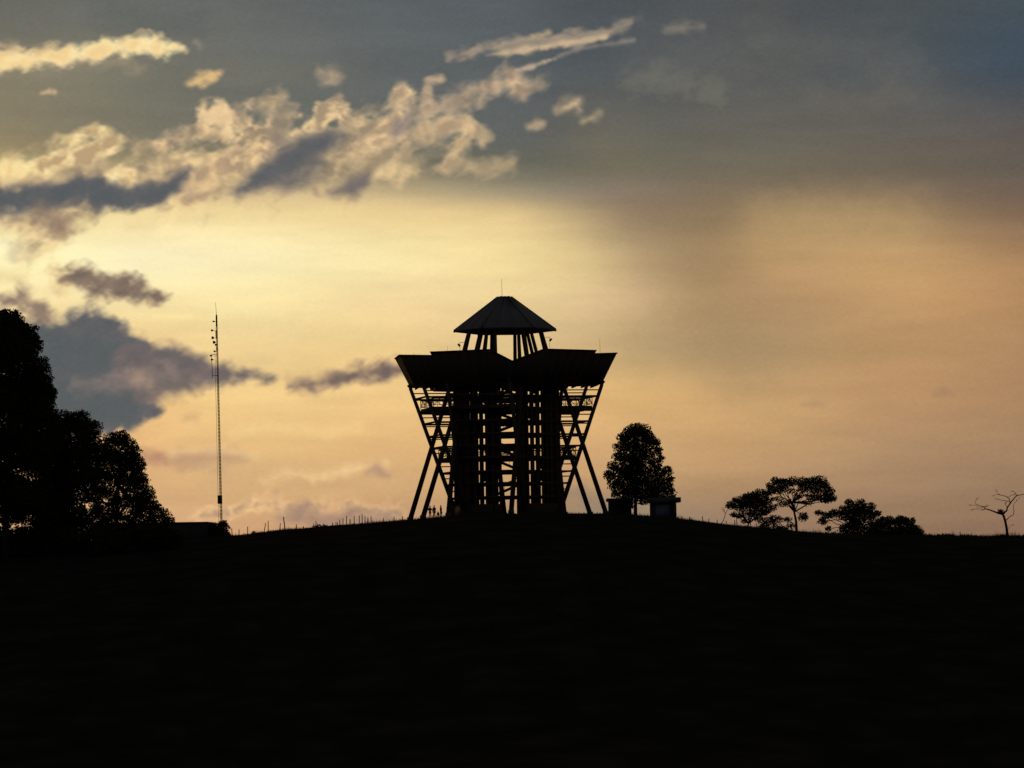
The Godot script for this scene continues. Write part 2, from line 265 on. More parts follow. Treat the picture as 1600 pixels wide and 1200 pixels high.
func paint_sky() -> Image:
	for line: String in GRID:
		var row := PackedVector3Array()
		for c in line.split(" "):
			var v := c.split(",")
			row.append(Vector3(float(v[0]), float(v[1]), float(v[2])))
		grid_rows.append(row)
	var W := 4096
	var H := 3072
	var broad := noise(5, 0.02, 4)
	var im := Image.create(512, 256, false, Image.FORMAT_RGB8)
	for y in 256:
		var el := 90.0 - (y + 0.5) / 256.0 * 180.0
		for x in 512:
			var c := far_sky((x + 0.5) / 512.0 * 360.0 - 180.0, el, broad)
			if el < -1.0:
				c = Vector3(30, 27, 26)
			im.set_pixel(x, y, Color8(int(clampf(c.x, 0, 255)), int(clampf(c.y, 0, 255)), int(clampf(c.z, 0, 255))))
	im.resize(W, H, Image.INTERPOLATE_CUBIC)
	# the part of the sky in and round the view, in full detail
	var half := 21.5
	var x0 := int((180.0 - half) / 360.0 * W)
	var nx := int(2.0 * half / 360.0 * W)
	var y0 := int((90.0 - 22.0) / 180.0 * H)
	var ny := int(22.6 / 180.0 * H)
	var px := PackedFloat32Array()
	var py := PackedFloat32Array()
	var cr := PackedFloat32Array()
	var cg := PackedFloat32Array()
	var cb := PackedFloat32Array()
	var na := PackedFloat32Array()
	var nb := PackedFloat32Array()
	var rel := PackedFloat32Array()
	var total := nx * ny
	px.resize(total); py.resize(total); cr.resize(total); cg.resize(total); cb.resize(total); na.resize(total); nb.resize(total); rel.resize(total)
	var n_warp := noise(11, 1.0 / 90.0, 3)
	var n_edge := noise(12, 1.0 / 38.0, 4)
	n_edge.fractal_gain = 0.44
	var n_wisp := noise(13, 1.0 / 46.0, 4)
	var n_bill := noise(14, 1.0 / 44.0, 4)
	n_bill.fractal_gain = 0.42
	var n_base := noise(15, 1.0 / 160.0, 4)
	var inv := look.transposed()
	var rng := RandomNumberGenerator.new()
	rng.seed = 77
	for j in ny:
		var el := deg_to_rad(90.0 - (y0 + j + 0.5) / float(H) * 180.0)
		for i in nx:
			var az := deg_to_rad((x0 + i + 0.5) / float(W) * 360.0 - 180.0)
			var d := inv * Vector3(sin(az) * cos(el), sin(el), -cos(az) * cos(el))
			var k := j * nx + i
			var x := 800.0 + d.x / -d.z * FOCAL
			var y := 600.0 - d.y / -d.z * FOCAL
			px[k] = x
			py[k] = y
			var c := sky_base(x, y)
			# thin, flat streaks of haze
			var h := n_base.get_noise_2d(x * 0.55, y * 3.4)
			var amt := 0.04 if y > 330 else 0.045
			c *= 1.0 + amt * h
			cr[k] = c.x
			cg[k] = c.y
			cb[k] = c.z
			var wx := n_warp.get_noise_2d(x, y) * 9.0
			var wy := n_warp.get_noise_2d(x + 900.0, y - 400.0) * 7.0
			var e := n_edge.get_noise_2d(x + wx, (y + wy) * 1.25)
			# wisps drawn out along the wind, which blows up to the right
			var ux := (x + wx) * 0.82 - (y + wy) * 0.57
			var uy := (x + wx) * 0.57 + (y + wy) * 0.82
			var w := n_wisp.get_noise_2d(ux * 0.42, uy * 1.7)
			na[k] = e * 1.3 + w * 0.7
			nb[k] = n_warp.get_noise_2d(x * 1.5 - 500.0, y * 1.9)
			var b0 := n_bill.get_noise_2d(x + wx, (y + wy) * 1.15)
			var b1 := n_bill.get_noise_2d(x + wx + 7.0, (y + wy + 7.0) * 1.15)
			rel[k] = (b0 - b1) * 0.55 + 0.2 * e + 0.3 * nb[k]
	for cl: Array in clouds():
		paint_cloud(cl, px, py, cr, cg, cb, na, nb, rel, nx, ny, x0, y0, W, H)
	# a touch of grain, as in any photograph of a dim sky
	for k in total:
		var g := rng.randfn(0.0, 0.9)
		cr[k] += g
		cg[k] += g
		cb[k] += g
	cr = sharpened(cr, nx, ny)
	cg = sharpened(cg, nx, ny)
	cb = sharpened(cb, nx, ny)
	for j in ny:
		for i in nx:
			var k := j * nx + i
			var w := smoothstep(0.0, 26.0, float(mini(i, nx - 1 - i))) * smoothstep(0.0, 30.0, float(j))
			var c := Color8(clampi(roundi(cr[k]), 0, 255), clampi(roundi(cg[k]), 0, 255), clampi(roundi(cb[k]), 0, 255))
			if w < 1.0:
				c = im.get_pixel(x0 + i, y0 + j).lerp(c, w)
			im.set_pixel(x0 + i, y0 + j, c)
	# a panorama begins where the view looks: swap its halves
	var out := Image.create(W, H, false, Image.FORMAT_RGB8)
	out.blit_rect(im, Rect2i(W / 2, 0, W / 2, H), Vector2i(0, 0))
	out.blit_rect(im, Rect2i(0, 0, W / 2, H), Vector2i(W / 2, 0))
	return out

func paint_cloud(cl: Array, px: PackedFloat32Array, py: PackedFloat32Array, cr: PackedFloat32Array, cg: PackedFloat32Array, cb: PackedFloat32Array, na: PackedFloat32Array, nb: PackedFloat32Array, rel: PackedFloat32Array, nx: int, ny: int, x0: int, y0: int, W: int, H: int) -> void:
	var pts: Array = cl[0]
	var thick := muted(cl[1])
	var thin := muted(cl[2])
	if cl[6] >= 1.0 and thick.x > 140.0 and thick.x < 225.0:
		thick = thick.lerp(Vector3(138, 122, 104), 0.42)
		thin = thin.lerp(Vector3(252, 216, 160), 0.18)
	var opacity: float = cl[3]
	var soft: float = cl[4] * (1.7 if cl[6] >= 1.0 else 1.35)
	var rag: float = cl[5]
	var relief: float = cl[6]
	var n := pts.size() / 3
	var reach := soft + rag * 1.2
	var lo := Vector2(1e9, 1e9)
	var hi := Vector2(-1e9, -1e9)
	for i in n:
		var p := Vector2(pts[i * 3], pts[i * 3 + 1])
		var r: float = pts[i * 3 + 2] + reach
		lo = lo.min(p - Vector2(r, r))
		hi = hi.max(p + Vector2(r, r))
	# rows and columns that can hold it, with some to spare for the chart's tilt
	var i0 := clampi(int((rad_to_deg(atan((lo.x - 800.0) / FOCAL)) + 180.0) / 360.0 * W) - x0 - 10, 0, nx)
	var i1 := clampi(int((rad_to_deg(atan((hi.x - 800.0) / FOCAL)) + 180.0) / 360.0 * W) - x0 + 10, 0, nx)
	var j0 := clampi(int((90.0 - rad_to_deg(atan((868.0 - lo.y) / FOCAL))) / 180.0 * H) - y0 - 14, 0, ny)
	var j1 := clampi(int((90.0 - rad_to_deg(atan((868.0 - hi.y) / FOCAL))) / 180.0 * H) - y0 + 20, 0, ny)
	for j in range(j0, j1):
		for i in range(i0, i1):
			var k := j * nx + i
			var q := Vector2(px[k], py[k])
			if q.x < lo.x or q.x > hi.x or q.y < lo.y or q.y > hi.y:
				continue
			var d := 1e9
			for s in n - 1:
				var ax: float = pts[s * 3]
				var ay: float = pts[s * 3 + 1]
				var bx: float = pts[s * 3 + 3] - ax
				var by: float = pts[s * 3 + 4] - ay
				var t := clampf(((q.x - ax) * bx + (q.y - ay) * by) / (bx * bx + by * by + 1e-6), 0.0, 1.0)
				var rr := lerpf(pts[s * 3 + 2], pts[s * 3 + 5], t)
				var e := sqrt((q.x - ax - bx * t) * (q.x - ax - bx * t) + (q.y - ay - by * t) * (q.y - ay - by * t)) - rr
				# rounded joins
				var hh := maxf(6.0 - absf(d - e), 0.0) / 6.0
				d = minf(d, e) - hh * hh * 1.5
			if d > reach:
				continue
			d += -rag * 0.16 + na[k] * rag * 0.75 + nb[k] * rag * 0.5
			var a := 1.0 - smoothstep(-soft, soft, d)
			if a <= 0.002:
				continue
			if relief >= 1.0:
				a = pow(a, 1.25)
			var deep := smoothstep(soft * 0.6, -soft * 1.4 - 4.0, d)
			var lit := clampf((1.0 - deep) * 0.62 + 0.26 + relief * rel[k] * 1.15, 0.0, 1.0) if relief > 0.0 else 0.5
			var c := thick.lerp(thin, lit)
			a *= opacity
			cr[k] = lerpf(cr[k], c.x, a)
			cg[k] = lerpf(cg[k], c.y, a)
			cb[k] = lerpf(cb[k], c.z, a)

# the renderer smooths the sky between its samples; this is the exact inverse of that smoothing
func sharpened(src: PackedFloat32Array, nx: int, ny: int) -> PackedFloat32Array:
	var a := src
	var z := sqrt(3.0) - 2.0
	for j in ny:
		var o := j * nx
		for i in range(1, nx):
			a[o + i] += z * a[o + i - 1]
		a[o + nx - 1] = z / (z * z - 1.0) * (a[o + nx - 1] + z * a[o + nx - 2])
		for i in range(nx - 2, -1, -1):
			a[o + i] = z * (a[o + i + 1] - a[o + i])
		for i in nx:
			a[o + i] *= 6.0
	for i in nx:
		for j in range(1, ny):
			a[j * nx + i] += z * a[(j - 1) * nx + i]
		a[(ny - 1) * nx + i] = z / (z * z - 1.0) * (a[(ny - 1) * nx + i] + z * a[(ny - 2) * nx + i])
		for j in range(ny - 2, -1, -1):
			a[j * nx + i] = z * (a[(j + 1) * nx + i] - a[j * nx + i])
		for j in ny:
			a[j * nx + i] *= 6.0
	return a

# ------------------------------------------------------------------ materials
func solid(albedo: Color, rough := 0.9) -> StandardMaterial3D:
	var m := StandardMaterial3D.new()
	m.albedo_color = albedo.linear_to_srgb()
	m.roughness = rough
	m.metallic_specular = 0.2
	return m

func grained(a: Color, b: Color, freq: float, scale: Vector3, rough := 0.9, sd := 1) -> StandardMaterial3D:
	var t := NoiseTexture2D.new()
	t.width = 256
	t.height = 256
	t.seamless = true
	t.noise = noise(sd, freq, 4)
	var g := Gradient.new()
	g.set_color(0, a.linear_to_srgb())
	g.set_color(1, b.linear_to_srgb())
	t.color_ramp = g
	var m := StandardMaterial3D.new()
	m.albedo_texture = t
	m.roughness = rough
	m.metallic_specular = 0.2
	m.uv1_triplanar = true
	m.uv1_world_triplanar = true
	m.uv1_scale = scale
	return m

func make_materials() -> void:
	mats.wood = grained(Color(0.07, 0.045, 0.028), Color(0.13, 0.085, 0.055), 0.03, Vector3(0.9, 0.25, 0.9), 0.85, 21)
	mats.plank = grained(Color(0.06, 0.04, 0.027), Color(0.11, 0.075, 0.05), 0.03, Vector3(0.3, 0.9, 0.3), 0.85, 22)
	mats.roof = grained(Color(0.15, 0.13, 0.115), Color(0.24, 0.21, 0.185), 0.04, Vector3(0.5, 0.5, 0.5), 0.8, 23)
	mats.concrete = grained(Color(0.075, 0.068, 0.06), Color(0.13, 0.12, 0.105), 0.03, Vector3(0.4, 0.4, 0.4), 0.95, 24)
	mats.wall = grained(Color(0.055, 0.045, 0.042), Color(0.09, 0.075, 0.07), 0.02, Vector3(0.3, 0.3, 0.3), 0.95, 25)
	mats.bluewall = grained(Color(0.12, 0.15, 0.165), Color(0.17, 0.2, 0.22), 0.02, Vector3(0.3, 0.3, 0.3), 0.9, 26)
	mats.steel = solid(Color(0.22, 0.15, 0.1), 0.6)
	mats.bark = grained(Color(0.045, 0.034, 0.026), Color(0.09, 0.07, 0.055), 0.04, Vector3(1.2, 0.5, 1.2), 0.95, 27)
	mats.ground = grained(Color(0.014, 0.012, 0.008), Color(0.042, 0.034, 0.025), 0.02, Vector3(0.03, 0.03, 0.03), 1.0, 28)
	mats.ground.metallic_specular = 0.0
	mats.bark.metallic_specular = 0.05
	for k in 3:
		var leaf := solid([Color(0.045, 0.05, 0.02), Color(0.05, 0.05, 0.022), Color(0.04, 0.046, 0.022)][k], 0.8)
		leaf.cull_mode = BaseMaterial3D.CULL_DISABLED
		leaf.metallic_specular = 0.05
		leaf.backlight_enabled = true
		leaf.backlight = Color(0.12, 0.11, 0.05)
		mats["leaf%d" % k] = leaf
	mats.grass = solid(Color(0.045, 0.042, 0.022), 0.95)
	mats.grass.metallic_specular = 0.0
	mats.grass.cull_mode = BaseMaterial3D.CULL_DISABLED
	mats.cloth0 = solid(Color(0.06, 0.06, 0.08))
	mats.cloth1 = solid(Color(0.1, 0.05, 0.04))
	mats.cloth2 = solid(Color(0.05, 0.06, 0.05))
	mats.dark = solid(Color(0.05, 0.05, 0.055), 0.5)

# ------------------------------------------------------------------ naming
var taken := {}

func numbered(called: String) -> String:
	taken[called] = taken.get(called, -1) + 1
	return called if taken[called] == 0 else "%s_%03d" % [called, taken[called]]

func tag(o: Node, label: String, category: String, group := "") -> void:
	o.set_meta("label", label)
	o.set_meta("category", category)
	if group:
		o.set_meta("group", group)

func thing(called: String, label: String, category: String, at: Vector3, group := "") -> Node3D:
	var o := Node3D.new()
	o.name = numbered(called)
	add_child(o)
	o.position = at
	tag(o, label, category, group)
	return o

func part(called: String, mesh: Mesh, m: Material, parent: Node, t := Transform3D.IDENTITY) -> MeshInstance3D:
	var o := MeshInstance3D.new()
	o.name = called
	o.mesh = mesh
	o.material_override = m
	o.transform = t
	parent.add_child(o, true)
	return o

# ------------------------------------------------------------------ shapes
func start() -> SurfaceTool:
	var st := SurfaceTool.new()
	st.begin(Mesh.PRIMITIVE_TRIANGLES)
	return st

func done(st: SurfaceTool, flat := true) -> ArrayMesh:
	if flat:
		st.set_smooth_group(-1)
	st.generate_normals()
	return st.commit()

func quad(st: SurfaceTool, a: Vector3, b: Vector3, c: Vector3, d: Vector3) -> void:
	for p: Vector3 in [a, b, c, a, c, d]:
		st.add_vertex(p)

# a square bar from a to b; side hint gives the direction of its width
func add_bar(st: SurfaceTool, a: Vector3, b: Vector3, w: float, h: float, hint := Vector3.UP) -> void:
	var d := (b - a).normalized()
	var s := d.cross(hint)
	if s.length() < 0.01:
		s = d.cross(Vector3.RIGHT)
	s = s.normalized() * w * 0.5
	var u := s.cross(d).normalized() * h * 0.5
	var c := [a - s - u, a + s - u, a + s + u, a - s + u, b - s - u, b + s - u, b + s + u, b - s + u]
	quad(st, c[0], c[1], c[2], c[3])
	quad(st, c[5], c[4], c[7], c[6])
	quad(st, c[1], c[5], c[6], c[2])
	quad(st, c[4], c[0], c[3], c[7])
	quad(st, c[3], c[2], c[6], c[7])
	quad(st, c[4], c[5], c[1], c[0])

# a round, tapering limb through points with radii
func add_limb(st: SurfaceTool, pts: PackedVector3Array, radii: PackedFloat32Array, sides := 8) -> void:
	var rings := []
	var last_s := Vector3.ZERO
	for i in pts.size():
		var d := (pts[mini(i + 1, pts.size() - 1)] - pts[maxi(i - 1, 0)]).normalized()
		var s := d.cross(Vector3(0.31, 0.2, 0.93)) if last_s == Vector3.ZERO else last_s - d * last_s.dot(d)
		s = s.normalized()
		last_s = s
		var u := d.cross(s).normalized()
		var ring := PackedVector3Array()
		for k in sides:
			var t := TAU * k / sides
			ring.append(pts[i] + (s * cos(t) + u * sin(t)) * radii[i])
		rings.append(ring)
	for i in pts.size() - 1:
		var r0: PackedVector3Array = rings[i]
		var r1: PackedVector3Array = rings[i + 1]
		for k in sides:
			var k2 := (k + 1) % sides
			quad(st, r0[k], r1[k], r1[k2], r0[k2])
	for e in 2:
		var r: PackedVector3Array = rings[0 if e == 0 else -1]
		for k in range(1, sides - 1):
			if e == 0:
				st.add_vertex(r[0]); st.add_vertex(r[k]); st.add_vertex(r[k + 1])
			else:
				st.add_vertex(r[0]); st.add_vertex(r[k + 1]); st.add_vertex(r[k])

func log_mesh(a: Vector3, b: Vector3, r0: float, r1: float, sides := 8) -> ArrayMesh:
	var st := start()
	add_limb(st, PackedVector3Array([a, a.lerp(b, 0.5), b]), PackedFloat32Array([r0, (r0 + r1) * 0.5, r1]), sides)
	return done(st)

func bar_mesh(a: Vector3, b: Vector3, w: float, h: float) -> ArrayMesh:
	var st := start()
	add_bar(st, a, b, w, h)
	return done(st)

# a flat plate: polygon (counter-clockwise from above or not), thickened along n
func plate_mesh(poly: PackedVector3Array, n: Vector3) -> ArrayMesh:
	var st := start()
	var c := poly.size()
	for k in range(1, c - 1):
		st.add_vertex(poly[0]); st.add_vertex(poly[k]); st.add_vertex(poly[k + 1])
		st.add_vertex(poly[0] + n); st.add_vertex(poly[k + 1] + n); st.add_vertex(poly[k] + n)
	for k in c:
		quad(st, poly[k], poly[k] + n, poly[(k + 1) % c] + n, poly[(k + 1) % c])
	return done(st)

# ------------------------------------------------------------------ land
const CREST := [-900, 870, -300, 860, 0, 850, 250, 848, 330, 843, 400, 839.5, 440, 833, 480, 829, 520, 826, 580, 821.5, 640, 816.5, 690, 812, 720, 810, 760, 808.5, 800, 807.5, 880, 806.5, 940, 807, 1000, 810, 1060, 815.5, 1110, 823, 1160, 828, 1230, 834, 1300, 838, 1450, 839.5, 1520, 841, 1600, 842, 1900, 850, 2500, 870]

func crest_at(x: float) -> float:
	# height of the ridge line above y 0, x in metres at the ridge's depth
	var cx := 800.0 + x / RIDGE * FOCAL
	var i := 0
	while i < CREST.size() - 4 and CREST[i + 2] < cx:
		i += 2
	var t := clampf((cx - CREST[i]) / (CREST[i + 2] - CREST[i]), 0.0, 1.0)
	var cy := lerpf(CREST[i + 1], CREST[i + 3], t)
	return place(cx, cy, RIDGE).y

var rough: FastNoiseLite
func ground_at(x: float, z: float) -> float:
	var h := 0.0
	for k in 5:
		h += crest_at(x + (k - 2) * 1.2) / 5.0
	var front := z + RIDGE - 16.0      # > 0 on the side of the viewer
	var back := -(z + RIDGE + 22.0)
	var y := h
	if front > 0.0:
		var t := clampf(front / 224.0, 0.0, 1.0)
		var valley := -11.0
		if t < 0.62:
			y = lerpf(h, valley, smoothstep(0.0, 1.0, t / 0.62) * 0.75 + t / 0.62 * 0.25)
		else:
			y = lerpf(valley, 0.0, smoothstep(0.62, 1.0, t))
		y += rough.get_noise_2d(x * 0.6, z * 0.6) * 0.9 * clampf(front / 40.0, 0.0, 1.0) * clampf((1.0 - t) * 8.0, 0.0, 1.0)
	elif back > 0.0:
		y = h - 26.0 * smoothstep(0.0, 260.0, back) - back * 0.02
	y += rough.get_noise_2d(x * 6.0, z * 6.0) * 0.16 * clampf(absf(x) / 14.0 - 0.6, 0.0, 1.0)
	return y

func build_land() -> void:
	rough = noise(41, 0.02, 4)
	var xs := PackedFloat32Array()
	var zs := PackedFloat32Array()
	for v in [-3000, -1800, -1100, -700, -450, -300, -220]:
		xs.append(v)
	var x := -170.0
	while x <= 170.0:
		xs.append(x)
		x += 1.5
	for v in [220, 300, 450, 700, 1100, 1800, 3000]:
		xs.append(v)
	for v in [400, 200, 100, 60, 30]:
		zs.append(v)
	var z := 15.0
	while z >= -330.0:
		zs.append(z)
		z -= 2.0 if z < -190.0 and z > -275.0 else 5.0
	for v in [-360, -420, -520, -700, -1000, -1600, -3000, -6000]:
		zs.append(v)
	var st := start()
	st.set_smooth_group(0)
	for zz in zs:
		for xx in xs:
			var y := ground_at(xx, zz)
			st.add_vertex(Vector3(xx, y, zz))
	var n := xs.size()
	for j in zs.size() - 1:
		for i in n - 1:
			var a := j * n + i
			for k in [a, a + n, a + 1, a + 1, a + n, a + n + 1]:
				st.add_index(k)
	st.generate_normals()
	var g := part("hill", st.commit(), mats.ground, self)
	g.set_meta("kind", "structure")
	# grass along the brow
	var rng := RandomNumberGenerator.new()
	rng.seed = 9
	var gs := start()
	for k in 40000:
		var gx := rng.randf_range(-82, 82)
		var gz := -RIDGE + rng.randf_range(2, 24)
		var gy := ground_at(gx, gz)
		var patch := rough.get_noise_2d(gx * 5.0, gz * 5.0)
		var h := rng.randf_range(0.05, 0.2) * (1.0 + maxf(patch, 0.0) * 5.0)
		if gx > 52.0:
			h *= 1.5
		var a := rng.randf() * TAU
		var w := Vector3(cos(a), 0, sin(a)) * 0.02
		var lean := Vector3(rng.randf_range(-0.5, 0.5), 0, rng.randf_range(-0.5, 0.5)) * h
		gs.add_vertex(Vector3(gx, gy - 0.03, gz) - w)
		gs.add_vertex(Vector3(gx, gy + h, gz) + lean)
		gs.add_vertex(Vector3(gx, gy - 0.03, gz) + w)
	var go := part("grass", done(gs), mats.grass, self)
	go.set_meta("kind", "stuff")
	tag(go, "short dark grass growing along the brow of the hill", "grass")

# ------------------------------------------------------------------ tower
const ARM0 := 13.0                      # where the first of the six arms points, degrees from +x towards the viewer's far side
var tower: Node3D
var t_unit := RIDGE / FOCAL             # one chart unit at the tower's axis, in metres
const AXIS_X := 793.5
const SHALLOW := 0.5                     # the plan is narrower along the line of sight than across it
var t_base := Vector3.ZERO

func hy(cy: float) -> float:
	return place(AXIS_X, cy, RIDGE).y - t_base.y

# a point of the tower: angle of the arm, distance out along it, offset across it, height
func arm_point(arm: int, out: float, across: float, h: float, turn := 0.0) -> Vector3:
	var a := deg_to_rad(ARM0 + turn + 60.0 * arm)
	var d := Vector3(cos(a), 0, -sin(a))
	var s := Vector3(sin(a), 0, cos(a))
	return (d * out + s * across) * Vector3(1, 0, SHALLOW) + Vector3(0, h, 0)

func deck_point(arm: int, out: float, across: float, h: float) -> Vector3:
	return arm_point(arm, out, across, h, -7.0)

func hex_ring(r: float, h: float, turn := 30.0) -> PackedVector3Array:
	var o := PackedVector3Array()
	for k in 6:
		var a := deg_to_rad(ARM0 + turn + 60.0 * k)
		o.append(Vector3(cos(a) * r, h, -sin(a) * r * SHALLOW))
	return o

func add_lattice(st: SurfaceTool, a: Vector3, b: Vector3, h: float) -> void:
	# a balustrade from a to b: two rails, posts and slanting bars
	var up := Vector3(0, h, 0)
	add_bar(st, a + up, b + up, 0.14, 0.14)
	add_bar(st, a + up * 0.22, b + up * 0.22, 0.08, 0.08)
	var n := maxi(1, roundi(a.distance_to(b) / 1.5))
	for k in n:
		var p := a.lerp(b, float(k) / n)
		var q := a.lerp(b, float(k + 1) / n)
		var m := (p + q) * 0.5
		add_bar(st, p + up * 0.03, p + up * 0.97, 0.1, 0.1, Vector3.RIGHT)
		add_bar(st, p + up * 0.24, m + up * 0.95, 0.07, 0.07)
		add_bar(st, m + up * 0.95, q + up * 0.24, 0.07, 0.07)
		if n > 1:
			add_bar(st, m + up * 0.24, m + up * 0.95, 0.06, 0.06, Vector3.RIGHT)
	add_bar(st, b + up * 0.03, b + up * 0.97, 0.1, 0.1, Vector3.RIGHT)

func build_tower() -> void:
	t_base = place(AXIS_X, 808, RIDGE)
	t_base.y = ground_at(t_base.x, t_base.z) - 0.1
	tower = thing("lookout_tower", "tall dark timber lookout tower with flared upper deck and hipped roof", "tower", t_base)
	var u := t_unit
	var R := 83.0 * u                   # core: corners of the hexagon
	var face := R * cos(PI / 6)         # and middle of its sides
	var side := 50.0 * u                # half the width of an arm
	var deck_side := 42.0 * u
	var h_deck := hy(603)
	var h_rim := hy(556)
	var h_two := hy(640)
	var h_one := hy(716)
	var leg_top := hy(582)
	var foot := 73.0 * u
	var levels := [hy(776), hy(755), hy(736.5), h_one, hy(697), hy(679), hy(659), h_two, hy(620)]
	var strut_h0 := hy(797)
	var strut_out := 71.0 * u           # where the strut meets the underside of the deck

	# --- core columns
	for k in 6:
		var a := deg_to_rad(ARM0 + 30.0 + 60.0 * k)
		var d := Vector3(cos(a), 0, -sin(a) * SHALLOW)
		var s := Vector3(sin(a), 0, cos(a) * SHALLOW)
		part("column", log_mesh(d * R, d * R + Vector3(0, h_deck + 0.3, 0), 0.42, 0.38), mats.wood, tower)
		for e in [-1, 1]:
			var p: Vector3 = d * (R - 0.75) + s * e * 0.62
			if p.x < -10.0 * u or p.x > 17.0 * u:
				part("column", log_mesh(p, p + Vector3(0, h_deck, 0), 0.3, 0.27), mats.wood, tower)
		# middle of each side, and the inner ring round the stairs
		var m := arm_point(k, face - 0.1, 0, 0)
		part("column", log_mesh(m, m + Vector3(0, h_deck, 0), 0.36, 0.33), mats.wood, tower)
		for e: float in [-0.5, 0.5, -0.26, 0.26, -0.7, 0.7]:
			var p2 := arm_point(k, face - 0.2, e * R * 0.5, 0)
			if p2.x < -10.0 * u or p2.x > 17.0 * u:
				part("column", log_mesh(p2, p2 + Vector3(0, h_deck, 0), 0.2, 0.18), mats.wood, tower)
		var p3: Vector3 = d * R * 0.5
		if absf(p3.x) > 1.6:
			part("column", log_mesh(p3, p3 + Vector3(0, hy(556), 0), 0.33, 0.3), mats.wood, tower)
	# --- ring beams of the core at each level
	for h: float in levels:
		var ring := hex_ring(R, h - 0.14)
		var inner := hex_ring(R * 0.5, h - 0.14)
		for k in 6:
			part("ring_beam", bar_mesh(ring[k], ring[(k + 1) % 6], 0.22, 0.34), mats.wood, tower)
			part("tie_beam", bar_mesh(inner[k], ring[k], 0.2, 0.3), mats.wood, tower)
			if absf(h - hy(776)) > 0.1:
				part("ring_beam", bar_mesh(inner[k], inner[(k + 1) % 6], 0.2, 0.28), mats.wood, tower)
	# --- slatted screens that close some bays of the core
	var rng := RandomNumberGenerator.new()
	rng.seed = 314
	var stops := [0.1] + levels + [h_deck]
	for k in 6:
		for q in stops.size() - 1:
			for b in 5:
				var e0 := -0.9 + 0.36 * b
				var pa := arm_point(k, face - 0.55, e0 * R * 0.5, 0)
				var pb := arm_point(k, face - 0.55, (e0 + 0.3) * R * 0.5, 0)
				var clear := maxf(pa.x, pb.x) < -9.0 * u or minf(pa.x, pb.x) > 16.0 * u
				if rng.randf() < 0.22 and clear:
					var mid := Vector3(0, (stops[q] + stops[q + 1]) * 0.5, 0)
					part("screen", bar_mesh(pa + mid, pb + mid, 0.06, stops[q + 1] - stops[q] - 0.3), mats.plank, tower)
	# --- floors of the core: a board floor as six wedges at the two galleries, open in the middle
	for h: float in [h_one, h_two]:
		var o := hex_ring(R - 0.12, h)
		var i := hex_ring(R * 0.52, h)
		for k in 6:
			part("gallery_floor", plate_mesh(PackedVector3Array([o[k], o[(k + 1) % 6], i[(k + 1) % 6], i[k]]), Vector3(0, 0.16, 0)), mats.plank, tower)
			var st := start()
			add_lattice(st, i[k] + Vector3(0, 0.16, 0), i[(k + 1) % 6] + Vector3(0, 0.16, 0), 1.05)
			part("railing", done(st), mats.wood, tower)
	# --- the six arms
	for k in 6:
		if k != 2 and k != 5:
			for e: float in [-1.0, 1.0]:
				var x := e * side
				# leg: from the footing inwards and up to the core below the deck
				var foot_at := arm_point(k, face + foot, x, 0.35)
				var gy := ground_at(t_base.x + foot_at.x, t_base.z + foot_at.z) - t_base.y
				foot_at.y = gy + 0.5
				part("leg", log_mesh(foot_at, arm_point(k, face + 0.1, x, leg_top), 0.36, 0.28), mats.wood, tower)
				var block := start()
				for q in 2:
					var wide := 0.95 if q == 0 else 0.62
					add_bar(block, Vector3(foot_at.x, gy - 1.0 if q == 0 else gy + 0.3, foot_at.z), Vector3(foot_at.x, gy + 0.3 if q == 0 else gy + 0.75, foot_at.z), wide * 1.35, wide * 1.35, Vector3.RIGHT)
				part("footing", done(block), mats.concrete, tower)
				# strut: from the foot of the core outwards and up to the deck
				part("strut", log_mesh(arm_point(k, face + 0.1, x, strut_h0), arm_point(k, face + strut_out, x, h_deck - 0.05), 0.33, 0.26), mats.wood, tower)
				part("bracket", bar_mesh(arm_point(k, face + strut_out, x, h_deck - 0.05), arm_point(k, face + 75.0 * u, x, h_deck + 0.4), 0.3, 0.3), mats.wood, tower)
				# beams in the plane of the arm
				for cy: float in [612.0, 650.0, 664.0, 684.0, 706.0, 727.0, 746.0, 766.0]:
					var hh := hy(cy)
					var rr := strut_out * (hh - strut_h0) / (h_deck - strut_h0)
					part("slim_beam", bar_mesh(arm_point(k, face - 0.1, x - e * 0.14, hh), arm_point(k, face + rr, x - e * 0.14, hh), 0.1, 0.15), mats.wood, tower)
				for h: float in levels:
					if h > strut_h0 + 1.5:
						var reach := strut_out * (h - strut_h0) / (h_deck - strut_h0)
						part("arm_beam", bar_mesh(arm_point(k, face - 0.1, x + e * 0.01, h - 0.16), arm_point(k, face + reach + 0.15, x + e * 0.01, h - 0.16), 0.2, 0.26), mats.wood, tower)
			# cross beams between the two frames and the gallery bays
			for h: float in levels:
				if h > strut_h0 + 1.5:
					var reach := strut_out * (h - strut_h0) / (h_deck - strut_h0)
					part("cross_beam", bar_mesh(arm_point(k, face + reach, -side, h - 0.1), arm_point(k, face + reach, side, h - 0.1), 0.18, 0.24), mats.wood, tower)
			for h: float in [h_one, h_two]:
				var reach := strut_out * (h - strut_h0) / (h_deck - strut_h0) - 0.25
				part("bay_floor", plate_mesh(PackedVector3Array([arm_point(k, face - 0.1, -side, h), arm_point(k, face + reach, -side, h), arm_point(k, face + reach, side, h), arm_point(k, face - 0.1, side, h)]), Vector3(0, 0.14 if h < h_two else 0.3, 0)), mats.plank, tower)
				part("edge_board", bar_mesh(arm_point(k, face + 0.3, -side - 0.12, h - 0.1), arm_point(k, face + reach - 0.1, -side - 0.12, h - 0.1), 0.06, 0.72), mats.plank, tower)
				part("edge_board", bar_mesh(arm_point(k, face + 0.3, side + 0.12, h - 0.1), arm_point(k, face + reach - 0.1, side + 0.12, h - 0.1), 0.06, 0.72), mats.plank, tower)
				var st := start()
				var top := 0.14 if h < h_two else 0.3
